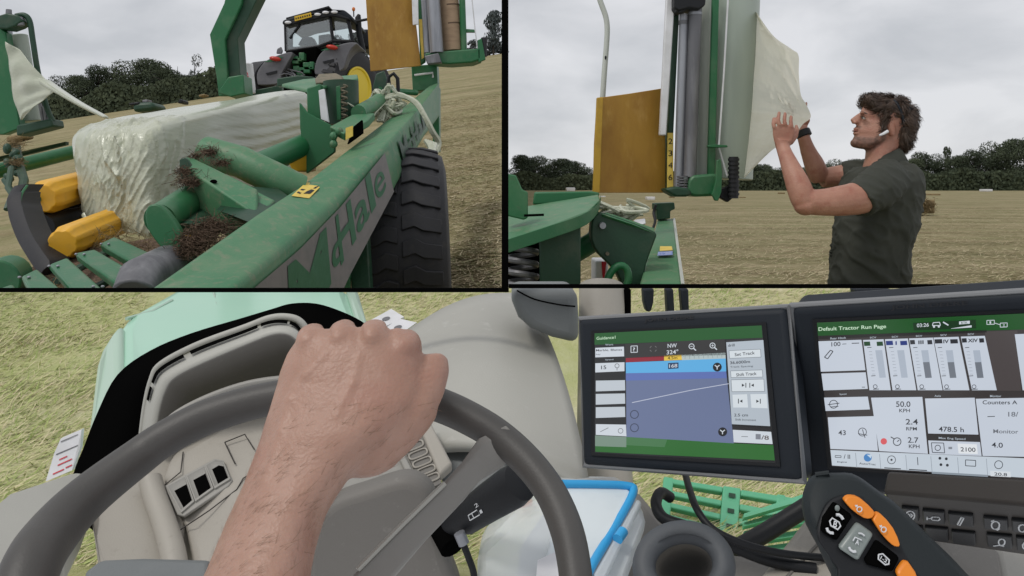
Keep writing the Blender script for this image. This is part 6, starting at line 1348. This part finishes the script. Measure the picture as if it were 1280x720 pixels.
# ------------------------------------------------------------------ keypad under the right monitor
KP = thing('keypad', 'dark brown keypad with white symbol keys under the right monitor', 'keypad', V(1200, 690, .78)); q = para([(1130, 672), (1306, 698), (1304, 634), (1104, 616)], .78); plk = plane(q[0], q[1], q[3])
MB().prism(q, -plk[1] * .02).build('panel', 'dark_brown', KP, bevel=.003)
def kz(x, y): return (990 + x / 4.414, 580 + y / 4.414)
keys = [(600, 225, 700, 300), (715, 240, 842, 316), (856, 256, 1000, 330), (1050, 278, 1190, 350), (1206, 292, 1330, 366), (640, 330, 722, 400), (728, 334, 862, 416), (874, 356, 1012, 436), (1068, 372, 1214, 452), (1230, 388, 1350, 468)]
for i, (x0, y0, x1, y1) in enumerate(keys):
    sk_ = (x1 - x0) * .09; k_ = MB().prism([OP(plk, *kz(*p), .003) for p in ((x0 + 6, y0), (x1, y0 + sk_), (x1 + 4, y1), (x0 + 12, y1 - sk_))], -plk[1] * .004).build('key', 'black', KP, bevel=.0012)
    cx_, cy_ = kz((x0 + x1) / 2 + 6, (y0 + y1) / 2); mb = MB()
    W_ = lambda pts: mb.tube([OP(plk, cx_ + a_, cy_ + b__, .0034) for a_, b__ in pts], .0006, 5)
    C_ = lambda r_, ox=0, oy=0: W_([(ox + r_ * math.cos(t), oy + r_ * math.sin(t)) for t in [j * PI / 8 for j in range(17)]])
    if i == 0: C_(5.6); W_([(-2.5, -2.5), (0, 0), (-2.5, 2.5)]); W_([(.5, -2.5), (3, 0), (.5, 2.5)])
    elif i == 1: W_([(-8, 0), (-3, 0), (-1, -2), (7, -1.5), (8, 1), (6, 2.5), (-1, 2), (-3, 0)]); W_([(-8, -1.5), (-8, 1.5)])
    elif i == 2: W_([(-4, 4), (1, -5), (4, -4), (-1, 5), (-4, 4)])
    elif i == 3: C_(5); W_([(-5, -5), (-2, -6)]); W_([(2, 6), (5, 4)])
    elif i in (4, 9): C_(4.6)
    elif i == 8: C_(4, 3, -1); W_([(-7, 4), (0, 3), (6, 4.5)])
    if mb.v: mb.build('key_symbol', 'icon', k_)
MB().prism([V(1170, 672, .785), V(1250, 690, .785), V(1262, 760, .72), V(1180, 760, .72)], (0, .05, 0)).build('keypad_foot', 'beige_dark', KP, bevel=.004)
MB().prism([V(1245, 684, .79), V(1320, 698, .79), V(1330, 780, .72), V(1262, 770, .72)], (0, .04, 0)).build('side_cover', 'beige_mid', KP, bevel=.006)
# ------------------------------------------------------------------ controller grip with orange buttons
JG = thing('control_lever', 'black multifunction control lever with orange and grey buttons', 'control lever', V(1090, 720, .58))
def kd(p, d): return V(*kz(*p), d)
outl = outline([(52, 230), (60, 160), (90, 84), (130, 58), (180, 50), (260, 48), (330, 52), (400, 90), (480, 150), (560, 205), (660, 300), (760, 400), (860, 495), (960, 600), (1060, 720), (1000, 790), (300, 790), (215, 610), (180, 540), (140, 450), (75, 330), (52, 230)], 2)[:-1]
mb = MB(); c0 = Vector((430, 380, 0)); rings = []
for k_, d_ in ((1.0, .612), (.995, .585), (.96, .568), (.88, .5605)): rings.append([V(*kz(c0.x + (x - c0.x) * k_, c0.y + (y - c0.y) * k_), d_ - .00006 * (y - 300)) for x, y in outl])
mb.loft(rings, True, True); mb.build('grip', 'handle', JG, smooth=70)
pf_ = lambda x, y, o_: V(*kz(x, y), .5605 - .00006 * (y - 300) - o_)
def jp(nm, pts, o_, m_, t=.004, bev=.0012, k=2, par=JG): return MB().prism([pf_(x, y, o_) for x, y in (outline(pts, k)[:-1] if k else pts)], (0, t, 0)).build(nm, m_, par, bevel=bev)
jp('key_plate', [(290, 176), (400, 190), (470, 260), (560, 340), (610, 470), (690, 600), (760, 740), (300, 740), (255, 580), (150, 430), (150, 330), (190, 235), (235, 195), (290, 176)], .003, 'black')
b1_ = jp('orange_button', [(290, 205), (305, 186), (335, 180), (385, 196), (455, 262), (452, 290), (436, 302), (398, 300), (330, 252), (290, 205)], .008, 'btn_orange', .005, .002)
b2_ = jp('orange_button', [(448, 312), (462, 285), (490, 276), (560, 355), (598, 446), (580, 458), (552, 446), (500, 392), (448, 312)], .008, 'btn_orange', .005, .002)
jp('orange_button', [(578, 604), (606, 560), (634, 538), (662, 566), (700, 640), (640, 700), (578, 604)], .007, 'btn_orange', .005, .002)
gb = jp('grey_button', [(365, 325), (457, 390), (368, 542), (258, 468)], .007, 'btn_grey', .005, .002, 0)
jp('black_button', [(235, 210), (340, 290), (250, 430), (160, 372), (172, 300)], .006, 'void', .004, .002, 0)
jp('black_button', [(470, 420), (600, 520), (560, 600), (420, 560), (400, 540)], .006, 'void', .004, .002, 0)
mb = MB()
Wj = lambda pts, r_=.00055, o_=.0085: mb.tube([pf_(x, y, o_) for x, y in pts], r_, 5)
Wj([(208, 316), (222, 298), (260, 322), (268, 342), (252, 362), (214, 340), (208, 316)]); text_on(mb, [pf_(226, 346, .0085), pf_(246, 352, .0085), pf_(252, 318, .0085), pf_(232, 312, .0085)], 'B', bold=.02); Wj(crom([Vector((244, 282, 0)), Vector((266, 282, 0)), Vector((284, 308, 0))], 4) and [(244, 280), (258, 280), (272, 290), (282, 306)], .001); Wj([(192, 352), (198, 370), (212, 380), (228, 382)], .001)
mb.build('button_symbol', 'icon', JG)
mb = MB(); text_on(mb, [pf_(348, 442, .0085), pf_(368, 448, .0085), pf_(374, 420, .0085), pf_(354, 414, .0085)], 'A', bold=.02); Wj([(336, 424), (348, 404), (384, 420)], .0005); Wj([(366, 382), (384, 384), (400, 396)], .0006); Wj([(314, 458), (322, 474), (338, 484), (352, 482)], .001)
mb.build('button_symbol', 'icon', gb)
mb = MB(); Wj([(478, 500), (500, 496), (536, 530), (534, 552), (514, 556), (476, 524), (478, 500)]); text_on(mb, [pf_(486, 522, .0085), pf_(520, 548, .0085), pf_(528, 530, .0085), pf_(494, 506, .0085)], '1-2', bold=.02); mb.build('button_symbol', 'icon', JG)
for bb, (x, y) in ((b1_, (372, 250)), (b2_, (506, 362))):
    mb = MB(); Wj([(x + 14 * math.cos(t), y + 14 * math.sin(t)) for t in [j * PI / 6 for j in range(13)]], .0004, .0098); Wj([(x - 24, y - 22), (x - 10, y - 16)], .0004, .0098); Wj([(x - 20, y - 12), (x - 12, y - 24)], .0004, .0098); mb.build('button_symbol', 'icon', bb)
mb = MB(); mb.ell(pf_(250, 244, .0075), .0018, .001, .0022); mb.build('indicator_lamp', 'btn_grey', JG)
MB().tube([kd((130, 60), .585), kd((205, 50), .582)], .002, 8).build('grip_highlight_trim', 'handle', JG)

# ------------------------------------------------------------------ driver's forearm and hand on the wheel
DRV = thing('person', 'bare forearm and fist of the driver gripping the top of the steering wheel', 'person', V(320, 760, .42))
HRg = [(800, 215, 385, .40, .046), (716, 256, 388, .43, .042), (672, 274, 397, .447, .039), (640, 288, 408, .458, .036), (600, 306, 434, .472, .034), (575, 315, 460, .48, .033), (550, 325, 492, .487, .032), (528, 332, 516, .494, .031), (508, 338, 528, .50, .029), (486, 344, 530, .507, .027), (462, 350, 528, .514, .025), (440, 360, 525, .521, .023), (424, 372, 520, .528, .02), (414, 384, 512, .536, .014)]
hm = MB(); n = 40; rings = []
for y, xl, xr, d, hd in HRg:
    cx_ = (xl + xr) / 2; hx = (xr - xl) / 2; ring = []
    for k in range(n):
        t = 2 * PI * k / n; c = math.cos(t); s_ = math.sin(t)
        ex = math.copysign(abs(c) ** .85, c); ey = math.copysign(abs(s_) ** .9, s_)
        p = V(cx_ + hx * ex, y + 8 * ey * (1 if y < 560 else .3), d + hd + hd * ey); ring.append(p)
    rings.append(ring)
hm.loft(rings)
kn = [((390, 421), 17.5, .531), ((429, 417), 18.5, .527), ((468, 417), 19.5, .525), ((507, 430), 20, .528)]
bases = [((372, 560), .50), ((395, 560), .497), ((420, 560), .497), ((452, 556), .5)]
for (kx, ky_), r_, d in kn:
    hm.ell(V(kx, ky_, d + .015), r_ / F * d * 1.06, .02, r_ / F * d * .95)
for ((kx, ky_), r_, d), ((bx, by), bd) in zip(kn, bases):      # tendons
    hm.tube(crom([V(kx, ky_ + 6, d + .013), V((kx * 2 + bx) / 3, (ky_ * 2 + by) / 3, (d * 2 + bd) / 3 + .0115), V((kx + bx * 2) / 3, (ky_ + by * 2) / 3, (d + bd * 2) / 3 + .013), V(bx, by, bd + .02)], 5), [.0105, .0098, .0088, .008, .0076, .0074, .0072, .007, .007, .007, .007, .007, .006, .006, .005, .005], 10)
for ((kx, ky_), r_, d), dx in zip(kn, (-3, 0, 2, 5)):          # fingers fold over the rim and close under it
    f_ = r_ / F * d * .8
    hm.tube(crom([V(kx, ky_, d + .02), V(kx + dx, ky_ + 4, d + .05), V(kx + dx * 1.5, ky_ + 22, d + .078), V(kx + dx * 2, ky_ + 56, d + .09), V(kx + dx * 2, ky_ + 82, d + .078), V(kx + dx * 2, ky_ + 92, d + .06)], 4), [f_ * 1.1] * 4 + [f_ * 1.05] * 4 + [f_] * 4 + [f_ * .9] * 4 + [f_ * .85] * 4 + [f_ * .6], 14)
# thumb along the right of the fist
hm.tube(crom([V(425, 568, .525), V(472, 548, .522), V(512, 519, .526), V(531, 488, .535), V(539, 462, .545), V(538, 446, .55)], 5), [.014, .016, .019, .021, .0215, .0215] + [.02, .019, .018] + [.0165, .016, .0155, .0152] + [.0132] * 4 + [.0125] * 4 + [.0118] * 3 + [.011, .008], 18)
hand = hm.build('hand_and_forearm', 'skin', DRV, smooth=180, merge=False); fuse(hand, .0022, 10, .5)
for v in hand.data.vertices:       # knuckle creases and veins
    c = v.co; x = c.x / c.y * F + CX; y = HY - (c.z - CH) / c.y * F
    a = .0003 * noise.noise(c * 120) + .0008 * noise.noise(c * 30)
    for vx in ([(362, 500), (380, 470), (408, 440)], [(350, 540), (362, 500)], [(420, 520), (440, 480), (448, 446)], [(330, 600), (352, 540)]):
        for (x0, y0), (x1, y1) in zip(vx, vx[1:]):
            t = max(0, min(1, ((x - x0) * (x1 - x0) + (y - y0) * (y1 - y0)) / ((x1 - x0) ** 2 + (y1 - y0) ** 2))); dd = math.hypot(x - x0 - t * (x1 - x0), y - y0 - t * (y1 - y0))
            a += .0011 * math.exp(-(dd / 5) ** 2)
    for vx_ in (409, 448, 488): a -= .0022 * math.exp(-((x - vx_) / 4.5) ** 2) * math.exp(-((y - 412) / 16) ** 2)
    if x > 522 and y < 505: a += .0006 * math.sin(y * .9 + x * .25) * math.exp(-((x - 533) / 9) ** 2) * math.exp(-((y - 470) / 22) ** 2)
    v.co += v.normal * a

mb = MB(); rr = random.Random(77); hv = [(v.co.copy(), v.normal.copy()) for v in hand.data.vertices]
for _ in range(2600):
    p, nn = rr.choice(hv); x = p.x / p.y * F + CX; y = HY - (p.z - CH) / p.y * F
    if y < 500 or y > 730 or nn.y > .25 or rr.random() > (y - 470) / 170: continue
    t = Vector((.75 + rr.gauss(0, .25), 0, .55 + rr.gauss(0, .3))); t = (t - nn * t.dot(nn)).normalized(); l = rr.uniform(.005, .012); w_ = t.cross(nn).normalized() * .00011
    mb.add([p - w_, p + w_, p + t * l * .6 + nn * .0016 + w_ * .7, p + t * l * .6 + nn * .0016 - w_ * .7, p + t * l + nn * .0017], [[0, 1, 2, 3], [3, 2, 4]])
tag(mb.build('arm_hair', mat('arm_hair', (.2, .12, .07), .6), hand, smooth=0, merge=False), kind='stuff')
